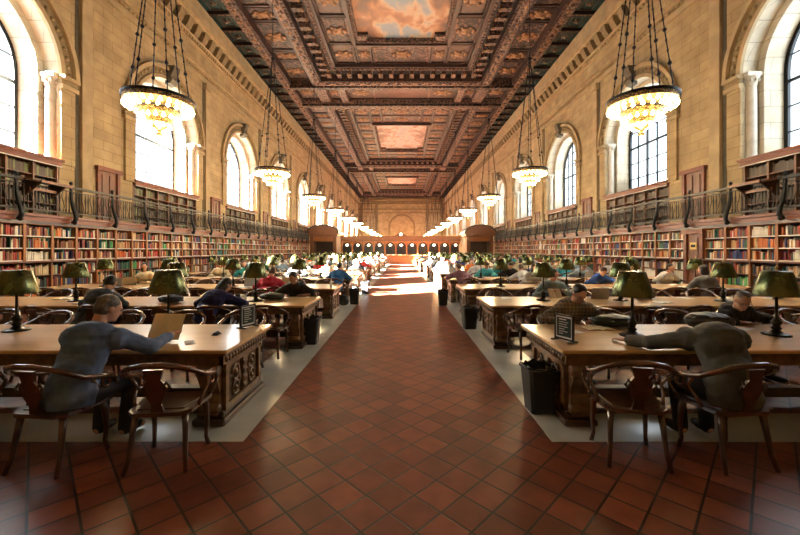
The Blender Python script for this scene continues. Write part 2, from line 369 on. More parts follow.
# archivolts, keystones, columns and pilaster strips round every window
for s in (-1,1):
    for i, yc in enumerate(WIN_Y):
        b = MB()
        for R0, R1, d, mi in ((RW, RW+.16, .10, 0), (RW+.16, RW+.50, .05, 2), (RW+.50, RW+.66, .17, 0)):
            A, B_ = arch(R0, 24), arch(R1, 24); xa, xb = s*(WX+.02), s*(WX-d)
            for k in range(24):
                a0, a1, b0, b1 = [(yc+p[0], ZSP+p[1]) for p in (A[k],A[k+1],B_[k],B_[k+1])]
                for pa, pb in ((a0,a1),(b0,b1)): b.quad((xa,*pa),(xa,*pb),(xb,*pb),(xb,*pa), mi)
                b.quad((xb,*a0),(xb,*a1),(xb,*b1),(xb,*b0), mi)
        for k in range(30):                            # carved leaves of the archivolt
            a = PI*(k+.5)/30; R = RW+.33
            b.ell((s*(WX-.06), yc+R*math.cos(a), ZSP+R*math.sin(a)), (.05,.09,.09), 6, 2)
        # impost over the jamb and wall
        for q_ in (-1,1):
            ya, yb = yc+q_*(RW-.03), yc+q_*(RW+.62)
            b.box(s*(WX-.10), ya, 6.0-1.3, s*(WX+.02), yc+q_*(RW+.52), 7.35, 3)
            b.box(s*(WX-.16), ya, 7.35, s*(WX+.02), yb, 7.50, 0); b.box(s*(WX-.12), ya, 7.50, s*(WX+.02), yb, 7.68, 2)
            b.box(s*(WX-.22), ya, 7.68, s*(WX+.02), yb, 7.80, 0)
            # engaged column on the outer reveal with capital
            cx, cy = s*(WX+.27), yc+q_*(RW-.02)
            b.lathe([(.24,0),(.24,.12),(.19,.16),(.17,.3),(.165,2.3),(.15,2.62)], cx, cy, 4.75, 14, 1)
            b.lathe([(.155,0),(.18,.03),(.16,.07),(.19,.2),(.26,.33)], cx, cy, 7.37, 14, 1)
            b.box(cx-.27, cy-.2, 7.70, cx+.27, cy+.2, 7.82, 1)
            for k in range(8): a = 2*PI*k/8; b.ell((cx+.2*math.cos(a), cy+.2*math.sin(a), 7.56), (.05,.05,.09), 6, 1)
        # keystone console
        p = [(s*(WX+.05),10.1),(s*(WX-.22),10.15),(s*(WX-.34),10.35),(s*(WX-.26),10.55),(s*(WX-.40),10.85),(s*(WX-.44),11.05),(s*(WX+.05),11.05)]
        b.prism(p, 'y', yc-.24, yc+.24, 4)
        trim(b, [M['stonep'], M['palep'], M['corn'], M['stone'], M['stone_shade']])
        # flat dark strips with joint shade in their colour, and pilaster beside the opening
        b = MB(); y = yc+RW+.62
        b.box(s*(WX-.02), y, ZG, s*(WX+.02), y+.16, 11.75, 1); b.box(s*(WX-.14), y+.16, ZG, s*(WX+.02), y+.62, 11.75, 0)
        b.box(s*(WX-.02), y+.62, ZG, s*(WX+.02), y+.72, 11.75, 1)
        b.box(s*(WX-.22), y+.1, 11.4, s*(WX+.02), y+.68, 11.75, 0)
        trim(b, [M['stonep'], M['stone_shade']])
# far and near end walls
b = MB(); b.quad((-WX,Y1,0),(WX,Y1,0),(WX,Y1,17),(-WX,Y1,17)); struct(b.build('wall_back', M['stone']))
b = MB(); b.quad((WX,Y0,0),(-WX,Y0,0),(-WX,Y0,17),(WX,Y0,17)); struct(b.build('wall_front', M['stone']))
b = MB()
for z0, z1, d in ((11.75,11.98,.15),(12.7,13.0,.3),(14.2,14.5,.45),(14.8,15.7,.7)): b.box(-WX, Y1-d, z0, WX, Y1+.1, z1)
A, B_ = arch(3.2,24), arch(3.65,24)
for k in range(24):
    a0,a1,b0,b1 = [(p[0], 7.9+p[1]) for p in (A[k],A[k+1],B_[k],B_[k+1])]; y = Y1-.25
    b.quad((a0[0],y,a0[1]),(a1[0],y,a1[1]),(b1[0],y,b1[1]),(b0[0],y,b0[1]))
    for pa,pb in ((a0,a1),(b0,b1)): b.quad((pa[0],y,pa[1]),(pb[0],y,pb[1]),(pb[0],Y1,pb[1]),(pa[0],Y1,pa[1]))
for q_ in (-1,1):
    b.box(q_*3.2, Y1-.25, 0, q_*3.65, Y1, 7.9); b.box(q_*6.6, Y1-.2, 0, q_*7.3, Y1, 14.2); b.box(q_*10.6, Y1-.2, 0, q_*11.3, Y1, 14.2)
trim(b, M['corn'])

# windows: iron frame with glazing bars, glass behind
WN = 0
for s in (-1,1):
    for i, yc in enumerate(WIN_Y):
        WN += 1; xg = s*(WX+1.22); R = RW-.26; b = MB()
        P = [(yc+R, 4.75)] + [(yc+u, ZSP+v) for u,v in arch(R,24)] + [(yc-R, 4.75)]; R3 = R-.13
        Q = [(yc+R3, 4.85)] + [(yc+u, ZSP+v) for u,v in arch(R3,24)] + [(yc-R3, 4.85)]
        for k in range(len(P)):
            j = (k+1) % len(P)
            for x_ in (xg-.05, xg+.05): b.quad((x_,*P[k]),(x_,*P[j]),(x_,*Q[j]),(x_,*Q[k]))
            b.quad((xg-.05,*Q[k]),(xg-.05,*Q[j]),(xg+.05,*Q[j]),(xg+.05,*Q[k]))
        for u, w in ((-1.52,.02),(-.76,.05),(0,.02),(.76,.05),(1.52,.02)):
            b.box(xg-.04, yc+u-w, 4.8, xg+.04, yc+u+w, ZSP+math.sqrt(R3*R3-u*u)+.02)
        for k in range(6):
            z = 5.68+.86*k; hw = R3 if z < ZSP else math.sqrt(max(.01, R3*R3-(z-ZSP)**2))
            w = .05 if k == 2 else .02
            b.box(xg-.035, yc-hw-.02, z-w, xg+.035, yc+hw+.02, z+w)
        wo = struct(b.build('window_%d' % WN, M['iron']))
        g = MB(); n = len(Q); g.add([(xg,*p) for p in Q], [tuple(range(n))]); g.build('glass', M['glass'], wo)

# doors on the gallery piers
DN = 0
def panel_door(s, yc, z0, w, h, x, plaque=False):
    global DN; DN += 1; b = MB(); xf = lambda d: s*(x-d)
    for q_ in (-1,1): b.box(xf(-.02), yc+q_*w/2, z0, xf(.10), yc+q_*(w/2+.14), z0+h+.12)
    b.box(xf(-.02), yc-w/2-.2, z0+h, xf(.16), yc+w/2+.2, z0+h+.16)
    r = struct(b.build('door_%d' % DN, M['redwood']))
    d = MB(); d.box(xf(-.02), yc-w/2, z0, xf(.03), yc+w/2, z0+h)
    for (a,c) in ((.06,.36),(.42,.94)):
        for q_ in ((-.5,-.08),(.08,.5)) if not plaque else ((-.5,.5),):
            ya, yb = yc+w*q_[0]+.12*(1 if q_[0] < 0 else 0), yc+w*q_[1]-.12*(1 if q_[1] > .2 else 0)
            d.box(xf(.03), ya, z0+h*a, xf(.06), yb, z0+h*c)
    d.build('door_leaf', M['doorwood'], r)
    k = MB(); k.ell((xf(.09), yc+w*.42, z0+1.0), .035, 8); k.build('door_handle', M['brass'], r)
    if plaque:
        k = MB(); k.box(xf(.06), yc-.15, 1.72, xf(.075), yc+.15, 1.98, 0); k.box(xf(.075), yc-.10, 1.80, xf(.08), yc+.10, 1.90, 1); k.build('door_plaque', [M['brass'], M['bronze']], r)
for s in (-1,1):
    for i, yc in enumerate(WIN_Y[:5]): panel_door(s, yc+4.65, ZG, .86, 2.12, WX)

# ------------------------------------------------------------------ gallery
GX = 10.88
for s in (-1,1):
    b = MB()
    b.box(s*(WX+.5), Y0, ZG-.14, s*GX, 44, ZG, 0)                       # deck
    b.box(s*GX, Y0, ZG-.02, s*(GX-.10), 44, ZG+.06, 0); b.box(s*GX, Y0, ZG-.16, s*(GX-.03), 44, ZG-.02, 0)
    b.box(s*GX, Y0, ZG-.24, s*(GX+.05), 44, ZG-.14, 1)
    struct(b.build('gallery_floor', [M['redwood'], M['darkwood']]))
    # lower wall behind the bookcases
def rail_parts(r):
    L_ = 1.73
    for nm, z0, z1, w in (('top_rail',.93,1.0,.05),('lower_rail',.82,.85,.02),('bottom_rail',.10,.15,.03)):
        b = MB(); b.box(-w, 0, z0, w, L_, z1); b.build(nm, M['rail'], r)
    bm = MB(); bm.lathe([(.012,0),(.026,.05),(.014,.12),(.016,.3),(.024,.45),(.014,.55),(.012,.67)], 0, 0, .15, 6); me = bm.mesh('baluster', M['rail'])
    cm = MB()
    pts = [(.045*math.sin(t*2*PI), 0, .15+.67*t) for t in [k/8 for k in range(9)]]
    cm.tube([(0,p[0],p[2]) for p in pts], .011, 5); me2 = cm.mesh('baluster', M['rail'])
    for k in range(15): link('baluster', me if k % 3 else me2, r, (0, .05+L_*(k+.5)/15.5, 0))
proto_rail = None; proto_post = None
for s in (-1,1):
    side = 'left' if s < 0 else 'right'
    for k in range(20):
        y = 8.67+1.73*k
        lab = 'bronze gallery railing section above %s bookcases, %s from the viewer' % (side, ORD[k])
        if proto_rail is None:
            proto_rail = thing('railing_section', lab, 'railing', (s*(GX-.04), y, ZG+.06), 0, 'gallery railing sections'); rail_parts(proto_rail); learn(proto_rail)
        else: dup(proto_rail, lab, (s*(GX-.04), y, ZG+.06))
        lab = 'curved iron post on the %s gallery edge, %s from the viewer' % (side, ORD[k])
        if proto_post is None:
            proto_post = thing('railing_post', lab, 'post', (0,0,0), 0, 'iron posts of the gallery railing')
            b = MB(); b.tube([(-.02,0,1.12),(-.02,0,.9),(.0,0,.6),(.05,0,.35),(.13,0,.12),(.15,0,-.02),(.10,0,-.12),(.02,0,-.14)], [.04,.045,.05,.055,.06,.065,.06,.05], 8, up=(0,1,0)); b.build('scroll_bracket', M['iron'], proto_post)
            b = MB(); b.ell((-.02,0,1.15), .055, 8); b.build('finial', M['iron'], proto_post)
            b = MB(); b.ell((.10,0,-.13), (.09,.05,.09), 10); b.build('volute', M['iron'], proto_post); learn(proto_post)
            o = proto_post
        else: o = dup(proto_post, lab)
        o.location = (s*(GX-.06), y, ZG+.02); o.rotation_euler = (0,0, PI if s > 0 else 0)
# reading shelves hung on the gallery railing
for s in (-1,1):
    t = thing('gallery_desk', 'sloping brown reading desk fixed to the %s gallery railing' % ('left' if s < 0 else 'right'), 'desk', (s*(GX-.25), 11.05, ZG+.06), PI if s > 0 else 0)
    b = MB(); b.prism([(-.30,.98),(.36,.86),(.36,.90),(-.30,1.03)], 'y', -.5, .5); b.box(.33,-.5,.86,.37,.5,.93); b.build('desk_top', M['doorwood'], t)
    for q_ in (-.4,.4):
        b = MB(); b.prism([(-.28,.5),(-.22,.5),(.24,.86),(-.28,.97)], 'y', q_-.03, q_+.03); b.build('desk_bracket', M['darkwood'], t)
    b = MB(); b.box(-.05,-.45,.66,-.02,.45,.74); b.build('crossbar', M['doorwood'], t)

# bookcases in the niches under the windows, with their dark volumes
for s in (-1,1):
    side = 'left' if s < 0 else 'right'
    for i, yc in enumerate(WIN_Y[:5]):
        t = thing('window_bookcase', 'dark niche bookcase under the %s window of the %s wall' % (ORD[i], side), 'bookcase', (s*WX, yc, ZG))
        hw = RW-.02; D = s*.42
        b = MB(); b.box(-s*.12,-hw,1.88,s*.49,hw,2.02); b.box(-s*.18,-hw-.05,2.02,s*.49,hw+.05,2.10); cb = b.build('cornice_board', M['redwood'], t)
        b = MB(); b.box(-s*.13,-hw,1.84,-s*.10,hw,1.87); b.build('label_strip', M['white'], cb)
        me = None
        for k in range(7):
            u = -hw+.03+(2*hw-.06)*k/6; b = MB(); b.box(0,u-.03,0,D,u+.03,1.88); b.build('upright', M['doorwood'], t)
        for k in range(4): b = MB(); b.box(s*.02,-hw,.08+.45*k,D,hw,.11+.45*k); b.build('shelf', M['doorwood'], t)
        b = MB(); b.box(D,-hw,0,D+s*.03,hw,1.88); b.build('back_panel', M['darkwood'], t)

# ------------------------------------------------------------------ bookcases of the main floor
BX, BD, BW = 10.92, .34, .855
ROWS = [(.10,.40),(.52,.40),(.94,.36),(1.40,.33),(1.76,.33),(2.12,.33)]
BY0, NB = 8.14, 41
DOORBAY = {6}
def bookcase_parts(r):
    b = MB(); b.box(0,0,0,.05,BW,2.46); b.box(-.004,.0,0,.0,.0,0)
    for nm, y0 in (('upright',0),('upright',BW-.03)):
        b = MB(); b.box(0, y0, 0, BD, y0+.03, 2.50); b.box(-.02, y0-.01, 1.38, .0, y0+.04, 2.50); b.build(nm, M['casewood'], r)
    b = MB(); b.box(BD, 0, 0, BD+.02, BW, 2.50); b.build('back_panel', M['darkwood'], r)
    for z, h in ROWS:
        b = MB(); b.box(.01,.03,z-.025,BD,BW-.03,z); sh = b.build('shelf', M['casewood'] if z > 1 else M['doorwood'], r)
        if z > 1: b = MB(); b.box(-.002,.03,z-.025,.012,BW-.03,z+.004); b.build('label_strip', M['white'], sh)
    b = MB(); b.box(-.16,0,1.33,.02,BW,1.372); b.build('ledge', M['redwood'], r)
    b = MB(); b.box(-.03,0,0,.01,BW,.075); b.build('plinth', M['darkwood'], r)
    b = MB(); b.box(-.02,0,2.46,BD,BW,2.50); b.build('top_board', M['casewood'], r)
pb = None; spots = []
for s in (-1,1):
    side = 'left' if s < 0 else 'right'
    for k in range(NB):
        y = BY0+BW*k
        if s > 0 and k in DOORBAY: continue
        lab = 'oak bookcase full of books, %s bay from the viewer along the %s wall' % (ORD[k], side)
        if pb is None: pb = thing('bookcase', lab, 'bookcase', (0,0,0), 0, 'bookcase bays along the walls'); bookcase_parts(pb); learn(pb); o = pb
        else: o = dup(pb, lab)
        o.rotation_euler = (0,0, 0 if s > 0 else PI); o.location = (s*BX, y if s > 0 else y+BW, 0)
        for ri, (z, h) in enumerate(ROWS):
            u = y+.035; kbook = 0
            run = random.choice(range(12)) if random.random() < .35 else None
            while u < y+BW-.06:
                if random.random() < .06: u += random.uniform(.02,.12)
                if random.random() < .12: run = random.choice(range(12)) if random.random() < .5 else None
                th = random.uniform(.022,.058) if random.random() < .85 else random.uniform(.06,.085)
                if u+th > y+BW-.035: break
                hh = random.uniform(.62,.93)*h; dd = random.uniform(.0,.03)
                ci = run if run is not None and random.random() < .8 else random.choices(range(12), (14,10,12,14,7,10,8,8,5,5,8,2))[0]
                spots.append((s,k,ri,kbook,u,z,th,hh,dd,ci)); u += th+.0015; kbook += 1
def bsize(p):
    s,k,ri,kb,u,z,th,hh,dd,ci = p
    px = abs(s*BX-.04)*369*th/u/u; py = 369*hh/u
    x = BX/u*369
    if x > 398: return 0
    vis = 1.0 if ri >= 3 else .45
    if ri < 2: vis = .15
    return px*py*vis
spots.sort(key=lambda p: -bsize(p))
def book_mesh():
    b = MB(); n = 5; out = []
    pts = [(.0,-.5),(1,-.5),(1,.5),(.0,.5)] + [(-.03*math.cos(t), .5*math.sin(t)*1.0) for t in (1.0,.5,0,-.5,-1.0)]
    b.prism([(p[0],p[1]) for p in pts], 'z', 0, 1, 0)
    for z in (.12,.74,.86): b.prism([(-.035,-.40),(.01,-.45),(.01,.45),(-.035,.40)], 'z', z, z+.025, 1)
    return b
bkm = book_mesh().mesh('book', [M['book red'], M['gold']])
seen = {}
for p in spots[:300]:
    s,k,ri,kb,u,z,th,hh,dd,ci = p
    cn = BOOKC[ci][0]; thick = 'thick ' if th > .055 else ('slim ' if th < .03 else '')
    lab = '%s%s book, %s in the %s shelf up, %s bay, %s wall' % (thick, cn, ORD[kb], ORD[ri], ORD[k], 'left' if s < 0 else 'right')
    o = link('book', bkm, None, (s*(BX+.035+dd), u+th/2, z), 0 if s > 0 else PI); o.scale = (.22, th, hh)
    o.material_slots[0].link = 'OBJECT'; o.material_slots[0].material = M['book '+cn]
    tag(o, lab, 'book', 'books on the wall shelves')
b = MB()
for p in spots[300:]:
    s,k,ri,kb,u,z,th,hh,dd,ci = p
    b.box(s*(BX+.035+dd), u, z, s*(BX+.24), u+th, z+hh, ci)
for s in (-1,1):                                        # bound volumes in the window niches
    for yc in WIN_Y[:5]:
        for r_ in range(4):
            u = yc-RW+.1
            while u < yc+RW-.12:
                th = random.uniform(.035,.07); hh = random.uniform(.28,.36); ci = random.choice([12,12,12,13,14])
                if s > 0: ci = random.choice([12,12,14])
                if abs(((u-yc+RW)/(2*RW-.06)*6) % 1 - .0) > .06: b.box(s*(WX+.12), u, ZG+.11+.45*r_, s*(WX+.36), u+th, ZG+.11+.45*r_+hh, ci)
                u += th+.002
M['vol1'] = mat('dark brown binding', (.05,.03,.016), .5); M['vol2'] = mat('olive green binding', (.16,.20,.06), .5); M['vol3'] = mat('grey brown binding', (.10,.07,.04), .5)
o = b.build('shelved_books', [M['book '+n] for n,_ in BOOKC]+[M['vol1'],M['vol2'],M['vol3']])
tag(o, 'distant small books packed along the wall shelves and window niches', 'books', None, 'stuff')
panel_door(1, BY0+BW*6+BW/2, .0, .62, 2.3, BX, True)

# ------------------------------------------------------------------ ceiling
ZT = 16.75
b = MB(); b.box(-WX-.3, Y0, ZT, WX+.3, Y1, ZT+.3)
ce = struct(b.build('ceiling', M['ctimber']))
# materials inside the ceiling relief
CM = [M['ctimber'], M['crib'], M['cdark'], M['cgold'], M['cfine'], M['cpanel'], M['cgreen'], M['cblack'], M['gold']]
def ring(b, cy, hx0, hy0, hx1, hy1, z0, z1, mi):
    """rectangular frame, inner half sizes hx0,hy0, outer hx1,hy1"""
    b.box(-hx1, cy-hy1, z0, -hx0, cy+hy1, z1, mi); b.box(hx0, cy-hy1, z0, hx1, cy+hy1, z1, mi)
    b.box(-hx0, cy-hy1, z0, hx0, cy-hy0, z1, mi); b.box(-hx0, cy+hy0, z0, hx0, cy+hy1, z1, mi)
def ornament(b, x, y, z, sx, sy):
    b.ell((x,y,z), (sx*.28,sy*.28,.10), 8, 8); b.ell((x,y,z-.06), (sx*.14,sy*.16,.09), 8, 8)
    for q in (-1,1):
        b.ell((x+q*sx*.36,y,z), (sx*.13,sy*.20,.07), 6, 8); b.ell((x+q*sx*.2,y+sy*.28,z), (sx*.12,sy*.13,.06), 6, 8); b.ell((x+q*sx*.2,y-sy*.28,z), (sx*.12,sy*.13,.06), 6, 8)
def coffer(b, x0, y0, x1, y1, ztop, kind=2, orn=True):
    """stepped frame round a sunk panel"""
    w = .11
    b.box(x0,y0,ztop-.12,x1,y0+w,ZT,1); b.box(x0,y1-w,ztop-.12,x1,y1,ZT,1); b.box(x0,y0,ztop-.12,x0+w,y1,ZT,1); b.box(x1-w,y0,ztop-.12,x1,y1,ZT,1)
    b.box(x0+w,y0+w,ztop,x1-w,y1-w,ZT,kind)
    if x1-x0 > .9 and y1-y0 > .9:
        d = .26; b.box(x0+d,y0+d,ztop-.06,x1-d,y1-d,ztop,5 if kind == 2 else 2)
        if orn: ornament(b, (x0+x1)/2, (y0+y1)/2, ztop-.1, min(1.6,(x1-x0)*.8), min(1.3,(y1-y0)*.8))
COMP = [(18.5,7.3,'mural1'),(48.5,5.5,'mural2'),(78.5,4.6,'mural2')]
for ci, (cy, py, mm) in enumerate(COMP):
    b = MB(); px = 3.0
    # painting frame, with stepped-in corners
    ring(b, cy, px, py, px+.22, py+.22, 16.25, ZT, 4); ring(b, cy, px+.22, py+.22, px+.42, py+.42, 16.1, ZT, 1)
    for qx in (-1,1):
        for qy in (-1,1): b.box(qx*(px-.62), cy+qy*(py-.55), 16.3, qx*px, cy+qy*py, ZT, 3); b.box(qx*(px-.72), cy+qy*(py-.65), 16.42, qx*px, cy+qy*py, ZT, 1)
    # field of carved panels between painting and bead frame
    ix0, iy0, ix1, iy1 = px+.42, py+.42, 5.2, 10.5
    for q in (-1,1):
        n = max(3, int((iy0*2)/2.6))
        for k in range(n):
            ya, yb = cy-iy0+2*iy0*k/n, cy-iy0+2*iy0*(k+1)/n
            coffer(b, min(q*ix0,q*ix1), ya+.05, max(q*ix0,q*ix1), yb-.05, 16.42, 2 if k % 2 else 3)
        ya, yb = sorted((cy+q*iy0, cy+q*iy1))
        for xa, xb in ((-ix1,-ix0),(-ix0,-2.2),(-2.2,2.2),(2.2,ix0),(ix0,ix1)):
            nn = 2 if yb-ya > 3.3 else 1
            for j in range(nn): coffer(b, xa+.04, ya+(yb-ya)*j/nn+.04, xb-.04, ya+(yb-ya)*(j+1)/nn-.04, 16.42, 3 if xb-xa > 2 else 2)
    ring(b, cy, 5.2, 10.5, 5.4, 10.7, 16.08, ZT, 1); ring(b, cy, 5.4, 10.7, 5.62, 10.92, 16.0, ZT, 4)
    # modillion band
    ring(b, cy, 5.62, 10.92, 6.62, 11.92, 16.15, ZT, 7); ring(b, cy, 6.62, 11.92, 6.8, 12.1, 15.62, ZT, 1); ring(b, cy, 6.8, 12.1, 7.3, 12.6, 15.52, ZT, 3); ring(b, cy, 7.3, 12.6, 7.5, 12.8, 15.62, ZT, 1)
    def modil(x, y, dx, dy):
        b.box(x-.17+min(0,dx*.36), y-.17+min(0,dy*.36), 15.78, x+.17+max(0,dx*.36), y+.17+max(0,dy*.36), 16.2, 4); b.ell((x+dx*.5,y+dy*.5,15.80), (.13,.13,.12), 6, 8)
    n = 26
    for k in range(n):
        y = cy-11.3+22.6*k/(n-1)
        for q in (-1,1): modil(q*6.3, y, -q, 0)
    for k in range(15):
        x = -5.9+11.8*k/14
        for q in (-1,1): modil(x, cy+q*11.6, 0, -q)
    def along(hx, hy, step, fn):
        n = int(2*hy/step)
        for k in range(n+1):
            y = cy-hy+2*hy*k/n
            for q in (-1,1): fn(q*hx, y, q, 0, k)
        n = int(2*hx/step)
        for k in range(1, n):
            x = -hx+2*hx*k/n
            for q in (-1,1): fn(x, cy+q*hy, 0, q, k)
    along(5.51, 10.81, .34, lambda x,y,a,c,k: b.ell((x,y,16.0), (.09,.09,.07), 6, 5))          # bead rows
    along(px+.11, py+.11, .3, lambda x,y,a,c,k: b.ell((x,y,16.25), (.07,.07,.06), 6, 5))
    along(6.71, 12.01, .3, lambda x,y,a,c,k: b.box(x-.08,y-.08,15.56,x+.08,y+.08,15.64,5))     # dentils
    along(7.05, 12.35, .42, lambda x,y,a,c,k: b.ell((x+a*(.09 if k % 2 else -.09), y+c*(.09 if k % 2 else -.09), 15.52), (.10+.1*abs(c),.10+.1*abs(a),.08), 6, 8 if k % 2 else 5))
    # side coffers beyond the ring
    for q in (-1,1):
        ys = [-12.8,-9.6,-8.2,-4.8,-3.4,0,3.4,4.8,8.2,9.6,12.8]
        for k in range(len(ys)-1): coffer(b, min(q*7.55,q*9.45), cy+ys[k]+.06, max(q*7.55,q*9.45), cy+ys[k+1]-.06, 16.2, 2 if k % 2 == 0 else 3)
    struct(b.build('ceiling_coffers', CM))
    p = MB(); p.box(-px, -py, 16.55, px, py, 16.6)
    o = p.build('ceiling_painting', M[mm], None, (0,cy,0))
    tag(o, ('large ceiling painting of orange and blue sunset clouds','smaller ceiling painting of pale pink clouds in the middle compartment','distant small pale cloud painting over the far end of the hall')[ci], 'painting')
    p = MB(); p.box(-px-.1, cy-py-.1, 16.6, px+.1, cy+py+.1, ZT, 0); struct(p.build('ceiling_backing', M['ctimber']))
# cross bands between compartments
b = MB()
bands = [(-2.6,5.7),(31.3,35.7),(61.3,65.7),(91.3,96.2)]
for ya, yb in bands:
    b.box(-9.5, ya, 15.45, 9.5, ya+.45, ZT, 2); b.box(-9.5, yb-.45, 15.45, 9.5, yb, ZT, 2)
    b.box(-9.5, ya+.45, 15.7, 9.5, ya+.6, ZT, 4); b.box(-9.5, yb-.6, 15.7, 9.5, yb-.45, ZT, 4)
    xs = [-9.5,-7.6,-6.7,-5.6,-5.0,5.0,5.6,6.7,7.6,9.5]
    for k in range(len(xs)-1):
        xa, xb = xs[k], xs[k+1]
        if xb-xa < 1: b.box(xa, ya+.6, 15.75, xb, yb-.6, ZT, 3)
        elif xb-xa > 5:
            coffer(b, xa+.04, ya+.64, xb-.04, yb-.64, 16.1, 2, False); b.box(xa+.5, ya+1.1, 15.98, xb-.5, yb-1.1, 16.1, 5)
            for q in (-1,1): ornament(b, q*3.7, (ya+yb)/2, 15.95, 1.7, 1.5)
            for q in (-1,1): b.box(q*2.5-.06, ya+1.0, 15.9, q*2.5+.06, yb-1.0, 16.1, 4)
        else: coffer(b, xa+.04, ya+.64, xb-.04, yb-.64, 16.1, 3)
# last stretch by the end wall
for k in range(5): coffer(b, -9.5+3.8*k+.04, 96.3, -9.5+3.8*(k+1)-.04, 100.2, 16.1, 2)
# long gilded beams and the green coffers by the cornice
for s in (-1,1):
    b.box(s*9.35, Y0, 15.66, s*9.55, Y1, ZT, 1); b.box(s*9.55, Y0, 15.60, s*9.95, Y1, ZT, 3); b.box(s*9.95, Y0, 15.64, s*10.1, Y1, ZT, 4)
    b.box(s*11.6, Y0, 15.72, s*11.95, Y1, ZT, 7); b.box(s*10.1, Y0, 15.93, s*11.6, Y1, ZT, 6)
    y = 6.0
    while y < Y1-1:
        b.ell((s*9.75,y,15.6), (.13,.15,.08), 6, 8 if int(y/.5) % 2 else 5); b.box(s*9.38,y-.09,15.60,s*9.52,y+.09,15.67,5); y += .5
    y = .5
    while y < Y1-1:
        b.box(s*10.1, y, 15.74, s*11.6, y+.26, 16.2, 0); b.box(s*10.2, y+.10, 15.72, s*11.5, y+.15, 15.75, 4)
        cx, cyy = s*10.87, y+.955
        b.box(cx-.42, cyy-.56, 15.86, cx+.42, cyy-.50, 15.94, 1); b.box(cx-.42, cyy+.50, 15.86, cx+.42, cyy+.56, 15.94, 1)
        b.box(cx-.42, cyy-.5, 15.86, cx-.36, cyy+.5, 15.94, 1); b.box(cx+.36, cyy-.5, 15.86, cx+.42, cyy+.5, 15.94, 1)
        b.ell((cx,cyy,15.9), (.17,.17,.1), 8, 5); b.ell((cx,cyy,15.82), (.07,.07,.07), 6, 8)
        for k in range(6):
            a = k*PI/3; b.ell((cx+.18*math.cos(a), cyy+.18*math.sin(a), 15.91), (.07,.07,.05), 6, 5)
        y += 1.65
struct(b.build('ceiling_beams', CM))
# ------------------------------------------------------------------ delivery enclosure across the hall
YS = 45.0
def screen_bay(label, x0, x1, first):
    t = thing('enclosure_bay', label, 'screen', (x0, YS, 0), 0, 'oak enclosure bays across the hall'); w = x1-x0
    b = MB(); b.box(0,-.15,0,w,.3,1.02); b.box(.15,-.18,.15,w-.15,-.15,.85); b.build('counter_front', M['casewood'], t)
    b = MB(); b.box(-.04,-.3,1.02,w+.04,.4,1.09); b.build('counter', M['casewood'], t)
    b = MB(); b.box(0,-.12,1.09,.16,.2,2.75); b.box(-.03,-.16,2.55,.19,.22,2.7); b.build('pilaster', M['casewood'], t)
    b = MB(); b.box(0,1.2,1.09,w,1.3,3.4); b.build('back_panel', M['darkwood'], t)  # dark board added so the opening looks shaded inside
    b = MB(); b.box(.05,1.15,1.4,w-.35,1.2,2.5); b.build('shade_pane', M['blackplastic'], t)  # added black sheet standing in for the darkness behind the arch
    b = MB(); A = arch((w-.16)/2-.04, 10); cx = .16+(w-.16)/2
    for k in range(10):
        (u0,v0),(u1,v1) = A[k],A[k+1]
        b.quad((cx+u0,-.05,2.1+v0),(cx+u1,-.05,2.1+v1),(cx+u1,-.05,2.8),(cx+u0,-.05,2.8)); b.quad((cx+u0,-.05,2.1+v0),(cx+u1,-.05,2.1+v1),(cx+u1,.1,2.1+v1),(cx+u0,.1,2.1+v0))
    b.build('arch_head', M['casewood'], t)
    b = MB(); b.box(-.0,-.2,2.75,w,.3,3.12); b.box(0,-.32,3.12,w,.35,3.25); b.box(0,-.42,3.25,w,.4,3.4)
    b.build('entablature', M['doorwood'], t)
    b = MB()
    for k in range(3): b.ell((w*(k+.5)/3,-.3,3.46), (.09,.05,.09), 6)
    b.build('cresting', M['brass'], t)
    b = MB(); b.ell((w*.5+.08, 0, 2.3), (.16,.16,.12), 8); b.build('hanging_lantern', M['glow'], t)
    return learn(t)
xs = [-7.42+1.325*k for k in range(12)]
p0 = None
for k in range(11):
    lab = 'oak enclosure bay with arched opening and counter across the far aisle, %s from the west pavilion' % ORD[k]
    lab = 'arched oak enclosure bay with counter, %s from left in the screen across the hall' % ORD[k]
    if p0 is None: p0 = screen_bay(lab, xs[0], xs[1], True)
    else: dup(p0, lab, (xs[k], YS, 0))
